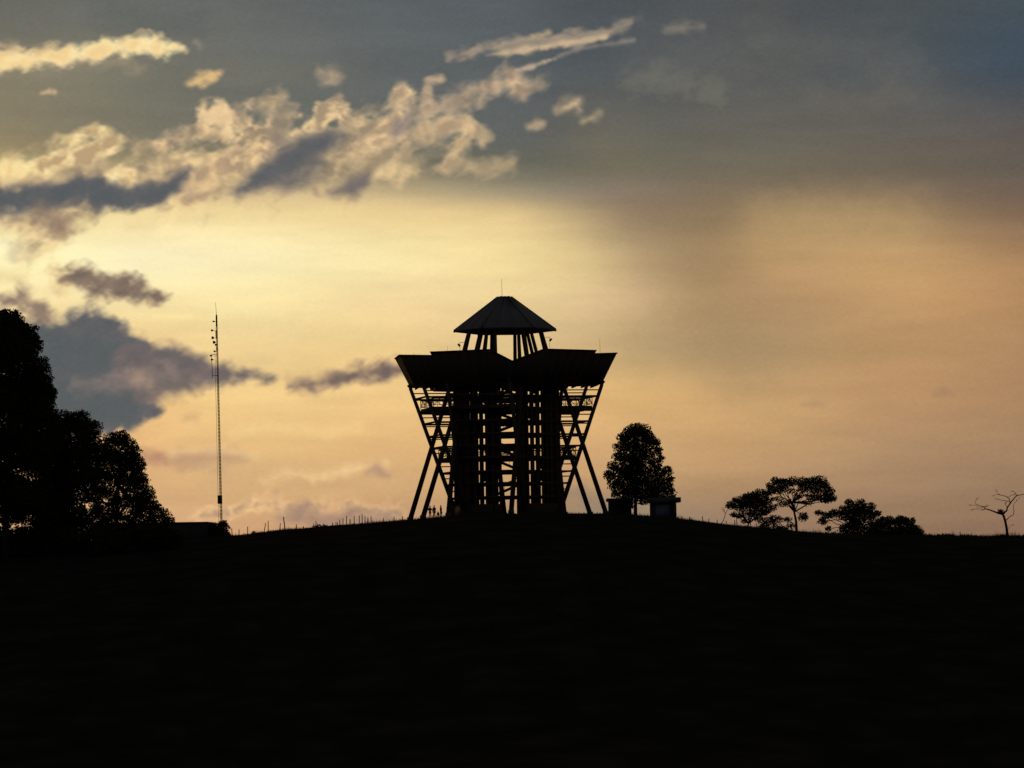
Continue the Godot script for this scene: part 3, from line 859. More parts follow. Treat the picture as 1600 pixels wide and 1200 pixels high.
				add_lattice(st, arm_point(k, face, -side, h + top), arm_point(k, face + reach, -side, h + top), 1.15)
				add_lattice(st, arm_point(k, face + reach, -side, h + top), arm_point(k, face + reach, side, h + top), 1.15)
				add_lattice(st, arm_point(k, face + reach, side, h + top), arm_point(k, face, side, h + top), 1.15)
				part("railing", done(st), mats.wood, tower)
		# the upper deck's bay: floor and flared parapet boards
		var f0 := 75.0 * u
		var f1 := 98.5 * u
		var w1 := deck_side + 8.0 * u
		var v0 := deck_point(k, face, -deck_side, h_deck)
		var v1 := deck_point(k, face + f0, -deck_side, h_deck)
		var v2 := deck_point(k, face + f0, deck_side, h_deck)
		var v3 := deck_point(k, face, deck_side, h_deck)
		part("deck_floor", plate_mesh(PackedVector3Array([v0, v1, v2, v3]), Vector3(0, 0.25, 0)), mats.plank, tower)
		for q in 5:
			var o := face + f0 * (q + 0.5) / 5.0
			part("joist", bar_mesh(deck_point(k, o, -deck_side, h_deck - 0.14), deck_point(k, o, deck_side, h_deck - 0.14), 0.14, 0.24), mats.wood, tower)
		# the flared rims of neighbours meet in a notch that dips
		var r0 := deck_point(k, w1 * tan(PI / 3), -w1, h_rim)
		var r3 := deck_point(k, w1 * tan(PI / 3), w1, h_rim)
		r0.y -= 1.25 if absf(r0.x) < 30.0 * u else 0.15
		r3.y -= 1.25 if absf(r3.x) < 30.0 * u else 0.15
		var r1 := deck_point(k, face + f1, -w1, h_rim)
		var r2 := deck_point(k, face + f1, w1, h_rim)
		parapet(v1, v2, r2, r1, 6, k)
		parapet(v0, v1, r1, r0, 8, k)
		parapet(v2, v3, r3, r2, 8, k)
		part("cap_rail", bar_mesh(r1, r2, 0.24, 0.12), mats.wood, tower)
		part("cap_rail", bar_mesh(r0, r1, 0.22, 0.12), mats.wood, tower)
		part("cap_rail", bar_mesh(r2, r3, 0.22, 0.12), mats.wood, tower)
		for e: float in [-1.0, 1.0]:
			part("outrigger", bar_mesh(deck_point(k, face + f0 - 0.2, e * deck_side, h_deck), deck_point(k, face + f1 - 0.15, e * w1 * 0.97, h_rim - 0.1), 0.22, 0.22), mats.wood, tower)
	# floor of the core at deck level
	var top_ring := hex_ring(R, h_deck + 0.02, 23.0)
	var well := hex_ring(R * 0.5, h_deck + 0.02, 23.0)
	for k in 6:
		part("deck_floor", plate_mesh(PackedVector3Array([top_ring[k], top_ring[(k + 1) % 6], well[(k + 1) % 6], well[k]]), Vector3(0, 0.22, 0)), mats.plank, tower)
	build_tower_roof(u, R)
	build_stairs(u)
	# --- low walls round the foot of the core
	for k in [2, 3, 4, 5]:
		var w0 := -1.0
		var w1b := 1.0
		if k == 4:
			w1b = 0.3 if arm_point(4, 0, 1, 0).x > 0 else 1.0
			w0 = -1.0 if arm_point(4, 0, 1, 0).x > 0 else -0.3
		part("base_wall", bar_mesh(arm_point(k, face + 0.3, w0 * side, 0.9), arm_point(k, face + 0.3, w1b * side, 0.9), 0.2, 1.9), mats.plank, tower)

func parapet(a: Vector3, b: Vector3, c: Vector3, d: Vector3, boards: int, _k: int) -> void:
	# boards side by side from the edge a-b up to the edge d-c
	var n := (b - a).cross(d - a).normalized() * 0.05
	for q in boards:
		var t0 := float(q) / boards
		var t1 := (q + 1.0) / boards
		part("parapet_board", plate_mesh(PackedVector3Array([a.lerp(b, t0), a.lerp(b, t1), d.lerp(c, t1), d.lerp(c, t0)]), n * (1.0 if q % 2 == 0 else 1.5)), mats.plank, tower)

func build_tower_roof(u: float, R: float) -> void:
	var h_eave := hy(517)
	var h_top := hy(465)
	var h_floor := hy(560)
	var eave := hex_ring(81.0 * u, h_eave, 3.0 - ARM0)
	var ridge := hex_ring(11.0 * u, h_top, 3.0 - ARM0)
	var roof := part("roof", plate_mesh(ridge, Vector3(0, 0.12, 0)), mats.roof, tower)
	for k in 6:
		var k2 := (k + 1) % 6
		# each slope in three sheets
		for q in 3:
			var a := eave[k].lerp(eave[k2], q / 3.0)
			var b := eave[k].lerp(eave[k2], (q + 1) / 3.0)
			var c := ridge[k].lerp(ridge[k2], (q + 1) / 3.0)
			var d := ridge[k].lerp(ridge[k2], q / 3.0)
			part("roof_sheet", plate_mesh(PackedVector3Array([a, b, c, d]), Vector3(0, 0.14 + 0.02 * (q % 2), 0)), mats.roof, roof)
		part("hip_cap", bar_mesh(eave[k] + Vector3(0, 0.16, 0), ridge[k] + Vector3(0, 0.16, 0), 0.2, 0.1), mats.roof, roof)
		part("eave_beam", bar_mesh(eave[k] - Vector3(0, 0.03, 0), eave[k2] - Vector3(0, 0.03, 0), 0.08, 0.12), mats.wood, roof)
		part("rafter", bar_mesh(eave[k] - Vector3(0, 0.12, 0), ridge[k] - Vector3(0, 0.2, 0), 0.16, 0.2), mats.wood, roof)
	var head := hex_ring(58.0 * u, h_eave - 0.15, 3.0 - ARM0)
	for k in 6:
		part("head_beam", bar_mesh(head[k], head[(k + 1) % 6], 0.2, 0.3), mats.wood, tower)
		# splayed posts, three from each corner
		var a := deg_to_rad(3.0 + 60.0 * k)
		for q: float in [-15.0, -3.0, 15.0]:
			var b := a + deg_to_rad(q)
			var foot := Vector3(cos(b), 0, -sin(b) * SHALLOW) * 73.0 * u + Vector3(0, h_floor - 1.5, 0)
			var c := a + deg_to_rad(q * 0.75)
			var top := Vector3(cos(c), 0, -sin(c) * SHALLOW) * 57.0 * u + Vector3(0, h_eave - 0.05, 0)
			part("roof_post", log_mesh(foot, top, 0.29, 0.25), mats.wood, tower)
	# the middle drum that carries the roof's foot
	part("lightning_rod", log_mesh(Vector3(-3.5 * u, h_top, 0), Vector3(-4.4 * u, hy(435), 0), 0.03, 0.018, 6), mats.steel, tower)
	# small lamps and loudspeakers on brackets beside the posts
	for s: Array in [[-71.0, 540.0], [70.0, 534.0]]:
		var st := start()
		var p := Vector3(s[0] * u, hy(s[1]), 0.4)
		add_bar(st, p + Vector3(0, -1.0, 0), p + Vector3(0, 0.55, 0), 0.05, 0.05, Vector3.RIGHT)
		add_bar(st, p + Vector3(-signf(s[0]) * 0.02, 0.5, 0), p + Vector3(-signf(s[0]) * 0.6, 0.5, 0), 0.05, 0.05)
		add_bar(st, p + Vector3(0.0, -0.05, 0), p + Vector3(signf(s[0]) * 0.28, 0.3, 0), 0.2, 0.26)
		part("loudspeaker", done(st), mats.dark, tower)
	for s: Array in [[-144.0, 558.0, 549.0], [149.0, 549.0, 531.0], [-91.0, 552.0, 540.0]]:
		part("thin_aerial", log_mesh(Vector3(s[0] * u, hy(s[1]) - 0.4, 0), Vector3(s[0] * u, hy(s[2]), 0), 0.025, 0.015, 5), mats.steel, tower)

func build_stairs(u: float) -> void:
	# flights that cross the core, one above the other, in the open bay in the middle
	for f: Array in [[808.0, 776.0, 1.0, 0.9], [776.0, 754.0, 1.0, -0.7], [738.0, 716.0, -1.0, 0.8], [716.0, 697.0, -1.0, -0.6], [679.0, 660.0, 1.0, 0.7], [660.0, 640.0, -1.0, -0.7], [623.0, 603.0, 1.0, 0.3]]:
		var z: float = f[3] * 1.2
		var h0 := hy(f[0])
		var h1 := hy(f[1])
		var s: float = f[2]
		var a := Vector3(-s * 26.0 * u, h0, z)
		var b := Vector3(s * 26.0 * u, h1, z)
		if f[0] > 800.0:
			a.x = -s * 30.0 * u
			b.x = -s * 10.0 * u
			a.z = 0.5
			b.z = 0.5
		var st := start()
		for e: float in [-0.55, 0.55]:
			add_bar(st, a + Vector3(0, 0, e), b + Vector3(0, 0, e), 0.09, 0.34)
		var stringer := done(st)
		var flight := part("stair_flight", stringer, mats.wood, tower)
		var n := maxi(6, roundi((h1 - h0) / 0.2))
		var tread := bar_mesh(Vector3(0, 0, -0.5), Vector3(0, 0, 0.5), 0.3, 0.05)
		for q in n:
			part("tread", tread, mats.plank, flight, Transform3D(Basis.IDENTITY, a.lerp(b, (q + 0.5) / n) + Vector3(0, 0.06, 0)))
		var rail := start()
		for e: float in [-0.6, 0.6]:
			add_bar(rail, a + Vector3(0, 1.0, e), b + Vector3(0, 1.0, e), 0.07, 0.09)
			for q in 6:
				var p := a.lerp(b, (q + 0.5) / 6.0) + Vector3(0, 0.1, e)
				add_bar(rail, p, p + Vector3(0, 0.88, 0), 0.05, 0.05, Vector3.RIGHT)
		part("handrail", done(rail), mats.wood, flight)

# ------------------------------------------------------------------ trees
func leafy(st: SurfaceTool, rng: RandomNumberGenerator, c: Vector3, r: Vector3, count: int, size: float) -> void:
	# leaves through an uneven clump: denser towards its skin, with sprigs standing out
	var bumps := []
	for k in 7:
		bumps.append([Vector3(rng.randfn(), rng.randfn(), rng.randfn()).normalized(), rng.randf_range(0.75, 1.25)])
	for k in count:
		var d := Vector3(rng.randfn(), rng.randfn(), rng.randfn()).normalized()
		var reach := 0.9
		for b: Array in bumps:
			reach = lerpf(reach, b[1], pow(maxf(d.dot(b[0]), 0.0), 5.0))
		var p := c + d * r * reach * 1.12 * pow(rng.randf(), 0.42)
		var s := size * rng.randf_range(0.6, 1.35)
		var e1 := Vector3(rng.randfn(), rng.randfn(), rng.randfn()).normalized()
		var e2 := e1.cross(Vector3(rng.randfn(), rng.randfn(), rng.randfn())).normalized()
		# a pointed leaf spray: two triangles over a bent midrib
		var tip := p + e1 * s
		var w := e2 * s * 0.38
		var mid := p + e1 * s * 0.45
		st.add_vertex(p); st.add_vertex(mid + w); st.add_vertex(tip)
		st.add_vertex(p); st.add_vertex(tip); st.add_vertex(mid - w)

# clumps: [chart x, chart y, radius, and for some a flattening]; limbs grow from the fork to each clump
func tree(called: String, label: String, depth: float, trunk: Array, clumps: Array, sd: int, leaf: float, thick: float, kind: int, group := "", cover := 3.0, spread := 1.0, limb_r := 0.11) -> Node3D:
	var rng := RandomNumberGenerator.new()
	rng.seed = sd
	var base := place(trunk[0], trunk[1], depth)
	base.y = ground_at(base.x, base.z)
	var t := thing(called, label, "tree" if called.find("tree") >= 0 else "shrub", base, group)
	var unit := depth / FOCAL
	var pts := PackedVector3Array()
	var radii := PackedFloat32Array()
	var n := trunk.size() / 2
	for i in n:
		var p := place(trunk[i * 2], trunk[i * 2 + 1], depth) - base
		if i == 0:
			p = Vector3(0, -0.3, 0)
		pts.append(p)
		radii.append(thick * lerpf(1.0, 0.5, float(i) / maxf(n - 1, 1)))
	var fork := pts[n - 1]
	if thick > 0.0:
		var st := start()
		add_limb(st, pts, radii, 9)
		part("trunk", done(st), mats.bark, t)
	var crown := start()
	var limbs := start()
	for c: Array in clumps:
		var p := place(c[0], c[1], depth) - base
		var flat: float = c[3] if c.size() > 3 else 0.85
		var r: float = c[2] * unit
		p.z += rng.randf_range(-1.0, 1.0) * spread * r
		var rr := Vector3(r, r * flat, r * minf(1.0, spread))
		var area := PI * rr.x * rr.y
		var lace := 0.55 if flat <= 0.5 else 1.0
		leafy(crown, rng, p, rr, int(area * cover * lace / (leaf * leaf * 0.19)), leaf)
		# sprigs that break the outline
		for q in 3:
			var away := Vector3(rng.randfn(), rng.randfn() * 0.8 + 0.15, rng.randfn() * 0.6).normalized()
			var sr := rr * rng.randf_range(0.16, 0.34)
			leafy(crown, rng, p + away * rr * rng.randf_range(0.95, 1.16), sr, int(PI * sr.x * sr.y * cover * 0.6 / (leaf * leaf * 0.19)), leaf * 0.85)
		if thick > 0.0:
			var k := rng.randi_range(maxi(n - 2, 0), n - 1)
			var from := pts[k]
			var bend := (from + p) * 0.5 + Vector3(rng.randf_range(-0.1, 0.1), rng.randf_range(-0.14, 0.04), rng.randf_range(-0.1, 0.1)) * from.distance_to(p)
			add_limb(limbs, PackedVector3Array([from, from.lerp(bend, 0.55).lerp(bend, 0.2), bend, p]), PackedFloat32Array([limb_r * 1.2, limb_r, limb_r * 0.75, limb_r * 0.35]), 6)
			for q in 4:
				var to := p + Vector3(rng.randfn(), rng.randfn() * 0.6, rng.randfn()).normalized() * rr * 0.85
				var s0 := bend.lerp(p, rng.randf_range(0.2, 0.9))
				add_limb(limbs, PackedVector3Array([s0, (s0 + to) * 0.5 + Vector3(0, -0.06, 0) * r, to]), PackedFloat32Array([limb_r * 0.5, limb_r * 0.35, limb_r * 0.15]), 5)
	if thick > 0.0:
		part("limbs", done(limbs), mats.bark, t)
	part("crown" if thick > 0.0 else "foliage", done(crown), mats["leaf%d" % kind], t)
	return t

func bare_tree(called: String, label: String, depth: float, root: Array, branches: Array) -> Node3D:
	var base := place(root[0], root[1], depth)
	base.y = ground_at(base.x, base.z)
	var t := thing(called, label, "tree", base)
	var unit := depth / FOCAL
	var rng := RandomNumberGenerator.new()
	rng.seed = 5
	for b: Array in branches:
		var pts := PackedVector3Array()
		var radii := PackedFloat32Array()
		var lean := rng.randf_range(-0.25, 0.25)
		var z0: float = b[1]
		var line: Array = b[2]
		for i in line.size() / 3:
			var p := place(line[i * 3], line[i * 3 + 1], depth) - base
			p.z = z0 + lean * i * 0.6
			pts.append(p)
			radii.append(line[i * 3 + 2] * 0.5 * unit)
		if b[0] == "trunk":
			pts[0].y = -0.3
		var st := start()
		add_limb(st, pts, radii, 7)
		# fine twigs from the thin end
		if b[0] == "branch":
			var last := pts.size() - 1
			for q in 5:
				var from := pts[last - (q % 2)].lerp(pts[last], 0.5 * (q % 2))
				var dir := (pts[last] - pts[last - 1]).normalized() + Vector3(rng.randfn(), rng.randfn() + 0.3, rng.randfn()) * 0.6
				var tip := from + dir.normalized() * rng.randf_range(0.25, 0.6)
				add_limb(st, PackedVector3Array([from, (from + tip) * 0.5 + Vector3(0, 0.04, 0), tip]), PackedFloat32Array([radii[last] * 0.9, radii[last] * 0.6, 0.006]), 5)
		part(b[0], done(st), mats.bark, t)
	return t

func build_trees() -> void:
	var wood_group := "tall trees massed on the left slope"
	tree("tall_tree", "tallest dark leafy tree cut off by the left edge of the picture", 196.0, [8, 850, 10, 770, 14, 680, 16, 610], [
		[2, 500, 24], [20, 506, 22], [34, 522, 22], [14, 530, 34], [48, 540, 16], [-10, 560, 50], [34, 560, 34], [54, 576, 22], [62, 600, 20], [36, 610, 44], [-10, 640, 60], [56, 640, 30], [72, 618, 13], [66, 655, 22], [40, 690, 50], [-20, 720, 60], [60, 720, 30], [10, 770, 40], [-30, 790, 40], [44, 778, 30], [60, 800, 24], [12, 808, 16], [-14, 836, 20], [60, 764, 22], [30, 800, 18], [70, 690, 14]], 101, 0.25, 0.42, 0, wood_group, 3.6)
	tree("leafy_tree", "broad round-headed dark tree right of the tallest one", 204.0, [104, 850, 106, 800, 110, 740], [
		[100, 664, 22], [122, 660, 20], [138, 672, 20], [84, 690, 24], [110, 700, 40], [140, 706, 30], [92, 740, 40], [130, 752, 36], [76, 780, 34], [104, 800, 34], [150, 740, 20], [130, 820, 30], [66, 826, 26], [90, 832, 24]], 102, 0.23, 0.34, 1, wood_group, 3.6)
	tree("leafy_tree", "ragged see-through dark tree standing left of the low block", 208.0, [182, 850, 182, 810, 184, 760], [
		[172, 688, 16], [188, 686, 14], [200, 694, 14], [212, 704, 10], [164, 712, 20], [186, 716, 22], [206, 722, 18], [218, 730, 10], [170, 744, 22], [196, 748, 24], [220, 752, 16], [226, 770, 14], [204, 780, 22], [180, 788, 14], [232, 786, 16], [222, 800, 18], [244, 796, 13], [256, 806, 11], [240, 816, 16], [206, 818, 20], [176, 826, 20], [150, 800, 12], [156, 830, 20], [264, 814, 8], [148, 770, 16], [152, 788, 14], [168, 770, 14], [164, 806, 14]], 103, 0.21, 0.26, 0, wood_group, 2.6)
	tree("undergrowth_shrub", "dark mass of undergrowth filling the foot of the left trees", 200.0, [60, 866], [
		[-20, 842, 26], [10, 846, 20], [34, 838, 18], [60, 842, 22], [90, 846, 22], [116, 842, 20], [140, 846, 20], [164, 842, 18], [190, 846, 18], [214, 838, 18], [238, 836, 16], [258, 832, 14], [270, 842, 16], [226, 850, 18], [40, 856, 22], [100, 860, 22], [170, 858, 22], [-20, 866, 24], [250, 854, 16]], 111, 0.25, 0.0, 1, "", 3.6)
	tree("round_shrub", "round dark shrub at the foot of the slender mast", 228.0, [343, 846], [
		[338, 826, 11], [348, 824, 10], [343, 836, 14], [333, 838, 9], [354, 838, 8], [350, 818, 5], [330, 832, 5]], 104, 0.2, 0.0, 1, "", 3.4)
	tree("tower_tree", "dense dark tree with rounded top standing right of the tower", 246.0, [993, 812, 993, 790, 994, 750, 995, 720], [
		[984, 674, 11], [996, 670, 11], [1008, 674, 11], [974, 684, 10], [992, 690, 20], [1014, 686, 12], [1024, 692, 8], [972, 700, 12], [1008, 708, 20], [1028, 704, 7], [966, 714, 9], [984, 718, 20], [1024, 724, 11], [1032, 716, 6], [958, 728, 9], [972, 738, 16], [1000, 738, 22], [1028, 740, 14], [1042, 736, 9], [953, 744, 9], [962, 756, 12], [986, 758, 20], [1014, 762, 22], [1040, 756, 13], [1048, 748, 6], [950, 738, 5], [1046, 768, 9], [978, 774, 16], [1004, 777, 15], [1030, 778, 16], [1044, 784, 9], [960, 772, 6], [984, 790, 7]], 105, 0.24, 0.3, 2, "", 2.7)
	tree("umbrella_tree", "flat-topped spreading tree, tallest of those on the right slope", 236.0, [1245, 838, 1244, 815, 1241, 800, 1238, 785], [
		[1212, 752, 9.8, 0.65], [1224, 754, 11, 0.65], [1238, 753, 11, 0.65], [1252, 754, 11, 0.65], [1266, 753, 11, 0.65], [1280, 752, 11, 0.76], [1206, 759, 8.5, 0.65], [1288, 758, 7.3, 0.76], [1220, 762, 11, 0.54], [1260, 762, 12.2, 0.54], [1278, 764, 12.2, 0.65], [1294, 768, 9.8, 0.76], [1288, 776, 12.2, 0.65], [1274, 776, 12.2, 0.54], [1298, 778, 7.3, 0.86], [1216, 768, 9.8, 0.49], [1236, 768, 9.8, 0.43], [1252, 774, 9.8, 0.43], [1262, 786, 9.8, 0.38], [1222, 788, 11, 0.43], [1212, 780, 9.8, 0.43], [1254, 808, 8.5, 0.76], [1292, 782, 7.3, 0.54], [1232, 784, 7.3, 0.43]], 106, 0.22, 0.2, 2, "", 2.3, 1.3, 0.085)
	tree("umbrella_tree", "lower leaning flat-topped tree left of the tallest spreading one", 232.0, [1166, 829, 1170, 818, 1178, 812], [
		[1142, 790, 8.5, 0.76], [1154, 784, 11, 0.76], [1166, 780, 12.2, 0.76], [1178, 775, 11, 0.65], [1190, 772, 12.2, 0.65], [1202, 768, 9.8, 0.65], [1160, 792, 12.2, 0.65], [1178, 788, 17.1, 0.65], [1196, 784, 13.4, 0.65], [1146, 804, 6.1, 0.54], [1156, 806, 8.5, 0.54], [1172, 802, 11, 0.54], [1192, 800, 12.2, 0.54], [1204, 794, 9.8, 0.54], [1164, 814, 6.1, 0.54], [1186, 810, 7.3, 0.54]], 107, 0.22, 0.12, 2, "", 2.4, 1.2, 0.07)
	tree("small_tree", "small bushy tree tucked under the two spreading crowns", 226.0, [1210, 834, 1209, 822, 1208, 815], [
		[1198, 816, 11, 0.76], [1208, 812, 11, 0.65], [1196, 824, 9.8, 0.65], [1218, 826, 11, 0.65], [1228, 828, 8.5, 0.65], [1218, 811, 9.8, 0.32], [1232, 812, 7.3, 0.54], [1236, 822, 6.1, 0.97]], 108, 0.2, 0.09, 1, "", 1.7, 1.0, 0.05)
	tree("bushy_tree", "bushy many-peaked tree rising out of the thicket on the right slope", 230.0, [1334, 842, 1334, 825, 1332, 812], [
		[1326, 786, 7.3, 0.97], [1343, 788, 9.8, 0.86], [1334, 796, 12.2, 0.86], [1352, 796, 9.8, 0.86], [1362, 792, 6.1, 0.97], [1318, 796, 8.5, 0.65], [1306, 802, 11, 0.65], [1322, 806, 13.4, 0.65], [1344, 806, 15.9, 0.76], [1360, 804, 11, 0.76], [1373, 802, 4.9, 0.76], [1290, 806, 8.5, 0.65], [1280, 801, 7.3, 0.54], [1286, 814, 7.3, 0.76], [1336, 820, 13], [1350, 826, 14], [1318, 828, 9], [1294, 826, 5], [1330, 836, 12], [1366, 818, 8]], 109, 0.22, 0.16, 2, "", 2.4, 1.0, 0.07)
	tree("thicket_shrub", "wide low rounded thicket spreading below the many-peaked tree", 226.0, [1390, 848], [
		[1380, 816, 10], [1392, 814, 9], [1404, 812, 8], [1412, 814, 8], [1424, 816, 6], [1376, 830, 16], [1396, 830, 18], [1416, 828, 15], [1430, 832, 11], [1438, 838, 8], [1446, 840, 5], [1362, 838, 13], [1340, 842, 14], [1310, 842, 11], [1290, 842, 8], [1426, 811, 2.5, 1.0], [1424, 840, 14], [1385, 843, 14]], 110, 0.2, 0.0, 0, "", 3.4)
	bare_tree("bare_tree", "leafless gnarled tree with a nest in its fork near the right edge", 238.0, [1574.5, 838], [
		["trunk", 0.0, [1574.5, 838, 4.4, 1573, 826, 4.0, 1570.5, 814, 3.6, 1568, 806, 3.6, 1565, 802, 3.2]],
		["branch", 0.0, [1566, 803, 3.4, 1560, 802, 2.8, 1553, 799.5, 2.4, 1546, 797, 2.0, 1539, 795, 1.7, 1533, 797, 1.2, 1530, 795.5, 0.8, 1529, 793.5, 0.7, 1538, 792, 0.9]],
		["branch", 0.05, [1539, 795, 1.5, 1538, 792, 1.2, 1530, 790, 1.0, 1525, 787.5, 0.8, 1523.5, 785, 0.6, 1526, 780, 0.4]],
		["branch", -0.05, [1530, 795.5, 0.9, 1524, 795, 0.7, 1519, 796.5, 0.5]],
		["branch", 0.1, [1529, 793, 0.8, 1523, 789, 0.6, 1517, 789.5, 0.4]],
		["branch", 0.0, [1567, 804, 3.2, 1570, 800, 2.8, 1573, 798, 2.5, 1574, 793, 2.2, 1578, 787, 2.0, 1581, 783, 1.8, 1586, 777, 1.6, 1589, 774.5, 1.4, 1600, 772, 1.0, 1612, 768, 0.6]],
		["branch", 0.1, [1578, 787, 1.6, 1577, 780, 1.3, 1572, 775.5, 1.1, 1563, 773.5, 0.9, 1559, 771, 0.7, 1557, 767, 0.4]],
		["branch", 0.0, [1562, 773.5, 0.8, 1557, 772.5, 0.6, 1551, 774.5, 0.4]],
		["branch", -0.1, [1577, 783.5, 1.0, 1566, 781.5, 0.8, 1557, 780, 0.5]],
		["branch", 0.05, [1588, 774.5, 1.2, 1586, 770, 0.9, 1582, 768, 0.5]],
		["branch", -0.05, [1576, 777, 0.8, 1581, 773.5, 0.7, 1587, 772, 0.5]],
		["branch", 0.08, [1574, 793, 1.4, 1571.5, 790, 1.0, 1570, 787, 0.6]],
		["branch", 0.2, [1571.5, 813, 1.5, 1576, 808, 1.2, 1582, 804.5, 1.1, 1583, 799, 1.0, 1581.5, 792, 0.8, 1583, 786, 0.7, 1589, 780.5, 0.4]],
		["branch", 0.1, [1575.5, 826, 0.6, 1578, 822, 0.5, 1581, 821, 0.4]]])
	bare_tree("bare_sapling", "thin bent leafless stem with a forked tip beside the fence posts", 236.0, [1125.5, 825], [
		["trunk", 0.0, [1125.5, 825, 1.4, 1126.5, 819, 1.3, 1130, 814, 1.2, 1132, 808, 1.1, 1133.5, 802, 1.1]],
		["branch", 0.0, [1133.5, 802.5, 0.9, 1132, 800, 0.7, 1131, 797.5, 0.4]],
		["branch", 0.0, [1133.5, 802.5, 0.9, 1135, 800, 0.6, 1135.5, 799, 0.4]],
		["branch", 0.0, [1132, 800, 0.5, 1129, 798.5, 0.4, 1128, 797, 0.3]]])
	# a nest of sticks in the fork
	var npos := place(1563.5, 799, 238.0)
	var nst := start()
	var rng := RandomNumberGenerator.new()
	rng.seed = 61
	for k in 130:
		var a := rng.randf() * TAU
		var p := Vector3(cos(a) * 0.36 * sqrt(rng.randf()), rng.randf_range(-0.24, 0.24), sin(a) * 0.36)
		var d := Vector3(rng.randfn(), rng.randfn() * 0.35, rng.randfn()).normalized() * 0.22
		add_bar(nst, p - d, p + d, 0.024, 0.024)
	var nest := part(numbered("stick_nest"), done(nst), mats.bark, self, Transform3D(Basis.IDENTITY, npos))
	tag(nest, "dark clump of sticks lodged in the fork of the leafless tree", "nest")
	# low plants on the ridge
	var g := "low plants along the ridge"
	for s: Array in [[404, 838, 8, 5, "small scrubby plant on the ridge right of the mast"], [500, 826, 11, 4.5, "low bushy plant on the ridge, left of the close-set stakes"], [1452, 840, 6, 3.2, "tuft of weeds just right of the thicket"], [1470, 839, 7, 3.4, "second tuft of weeds right of the thicket"], [1483, 839, 5, 3.8, "third tuft of weeds right of the thicket"], [1508, 841, 5, 4.5, "rounded little plant left of the leafless tree"], [1526, 842, 7, 3.0, "straggly weeds left of the leafless tree's foot"], [1566, 842, 10, 5.0, "dark bushy growth round the foot of the leafless tree"], [1584, 842, 6, 4.0, "tuft of weeds between the leafless tree and the picture's edge"], [1597, 842, 6, 4.0, "last tuft of weeds at the right edge of the picture"], [1264, 836, 9, 3.5, "loose weeds right of the spreading tree's trunk"], [1284, 837, 9, 3.5, "loose weeds left of the thicket"], [380, 841, 5, 2.6, "tiny tangled plant between the mast and the scrubby plant"]]:
		var n := 3 + int(s[2] / 3.0)
		var cl := []
		for k in n:
			cl.append([s[0] + (float(k) / (n - 1) - 0.5) * 1.6 * s[2], s[1] - s[3] * (0.55 + 0.35 * sin(k * 2.3 + s[0])), s[3] * 0.75, 0.9])
		tree("ridge_plant", s[4], 228.0, [s[0], s[1]], cl, 300 + int(s[0]), 0.16, 0.0, 1, g, 1.9)

# ------------------------------------------------------------------ mast, huts, fences
func build_mast() -> void:
	var depth := 232.0
	var base := place(346.5, 845, depth)
	base.y = ground_at(base.x, base.z)
	var t := thing("radio_mast", "very tall slender radio mast with small dishes near its top", "mast", base)
	var unit := depth / FOCAL
	var at := func(cx: float, cy: float, z := 0.0) -> Vector3:
		return place(cx, cy, depth) - base + Vector3(0, 0, z)
	# three slim uprights and their lacing
	var foot := Vector3(0, -0.4, 0)
	var head: Vector3 = at.call(338.2, 492)
	var w := 0.15
	for k in 3:
		var a := TAU * k / 3.0 + 0.4
		var o := Vector3(cos(a), 0, sin(a)) * w
		part("mast_leg", log_mesh(foot + o, head + o * 0.6, 0.038, 0.03, 6), mats.steel, t)
	var lace := start()
	var n := 64
	for k in n:
		for q in 3:
			var a := TAU * q / 3.0 + 0.4
			var b := TAU * (q + 1) / 3.0 + 0.4
			add_bar(lace, foot.lerp(head, float(k) / n) + Vector3(cos(a), 0, sin(a)) * w * 0.95, foot.lerp(head, float(k + 1) / n) + Vector3(cos(b), 0, sin(b)) * w * 0.95, 0.02, 0.02)
	part("lacing", done(lace), mats.steel, t)
	part("top_rod", log_mesh(head, at.call(336.6, 472), 0.035, 0.015, 6), mats.steel, t)
	# feeder cable a little to one side
	part("feeder_cable", log_mesh(Vector3(-0.36, -0.3, 0.05), at.call(336.0, 548, 0.05), 0.022, 0.022, 6), mats.steel, t)
	part("equipment_box", bar_mesh(at.call(343.7, 787), at.call(343.5, 774), 0.78, 0.5), mats.dark, t)
	# side frame
	var fr := start()
	add_bar(fr, at.call(330.5, 554), at.call(332, 591), 0.06, 0.06, Vector3.RIGHT)
	add_bar(fr, at.call(330.5, 554), at.call(340, 553.5), 0.07, 0.07)
	add_bar(fr, at.call(331.8, 586.5), at.call(341.5, 586.5), 0.06, 0.06)
	part("side_frame", done(fr), mats.steel, t)
	# aerial bars against the mast
	for s: Array in [[338.7, 493, 503, 0.16], [338.9, 503, 510, 0.14], [338, 517, 529, 0.2], [339, 542, 549, 0.2]]:
		part("panel_aerial", bar_mesh(at.call(s[0], s[1], 0.25), at.call(s[0] + 0.3, s[2], 0.25), s[3], 0.12), mats.dark, t)
	for s: Array in [[334.6, 502.5, 0.11], [333.4, 528, 0.19], [335.5, 535, 0.2], [338.2, 539, 0.13], [330.4, 556, 0.12], [332, 562, 0.13], [332.2, 516.5, 0.14], [336.2, 549, 0.12]]:
		var c: Vector3 = at.call(s[0], s[1], 0.1)
		var st := start()
		add_limb(st, PackedVector3Array([c + Vector3(-0.12, 0, 0.12), c + Vector3(-0.05, 0, 0.06), c + Vector3(0.06, 0, -0.05), c + Vector3(0.12, 0, -0.1)]), PackedFloat32Array([s[2] * 1.1, s[2], s[2] * 0.6, 0.03]), 10)
		add_bar(st, c + Vector3(0.1, 0, -0.09), Vector3(at.call(338.6, s[1] + 1.0)), 0.035, 0.035)
		part("dish", done(st), mats.dark, t)

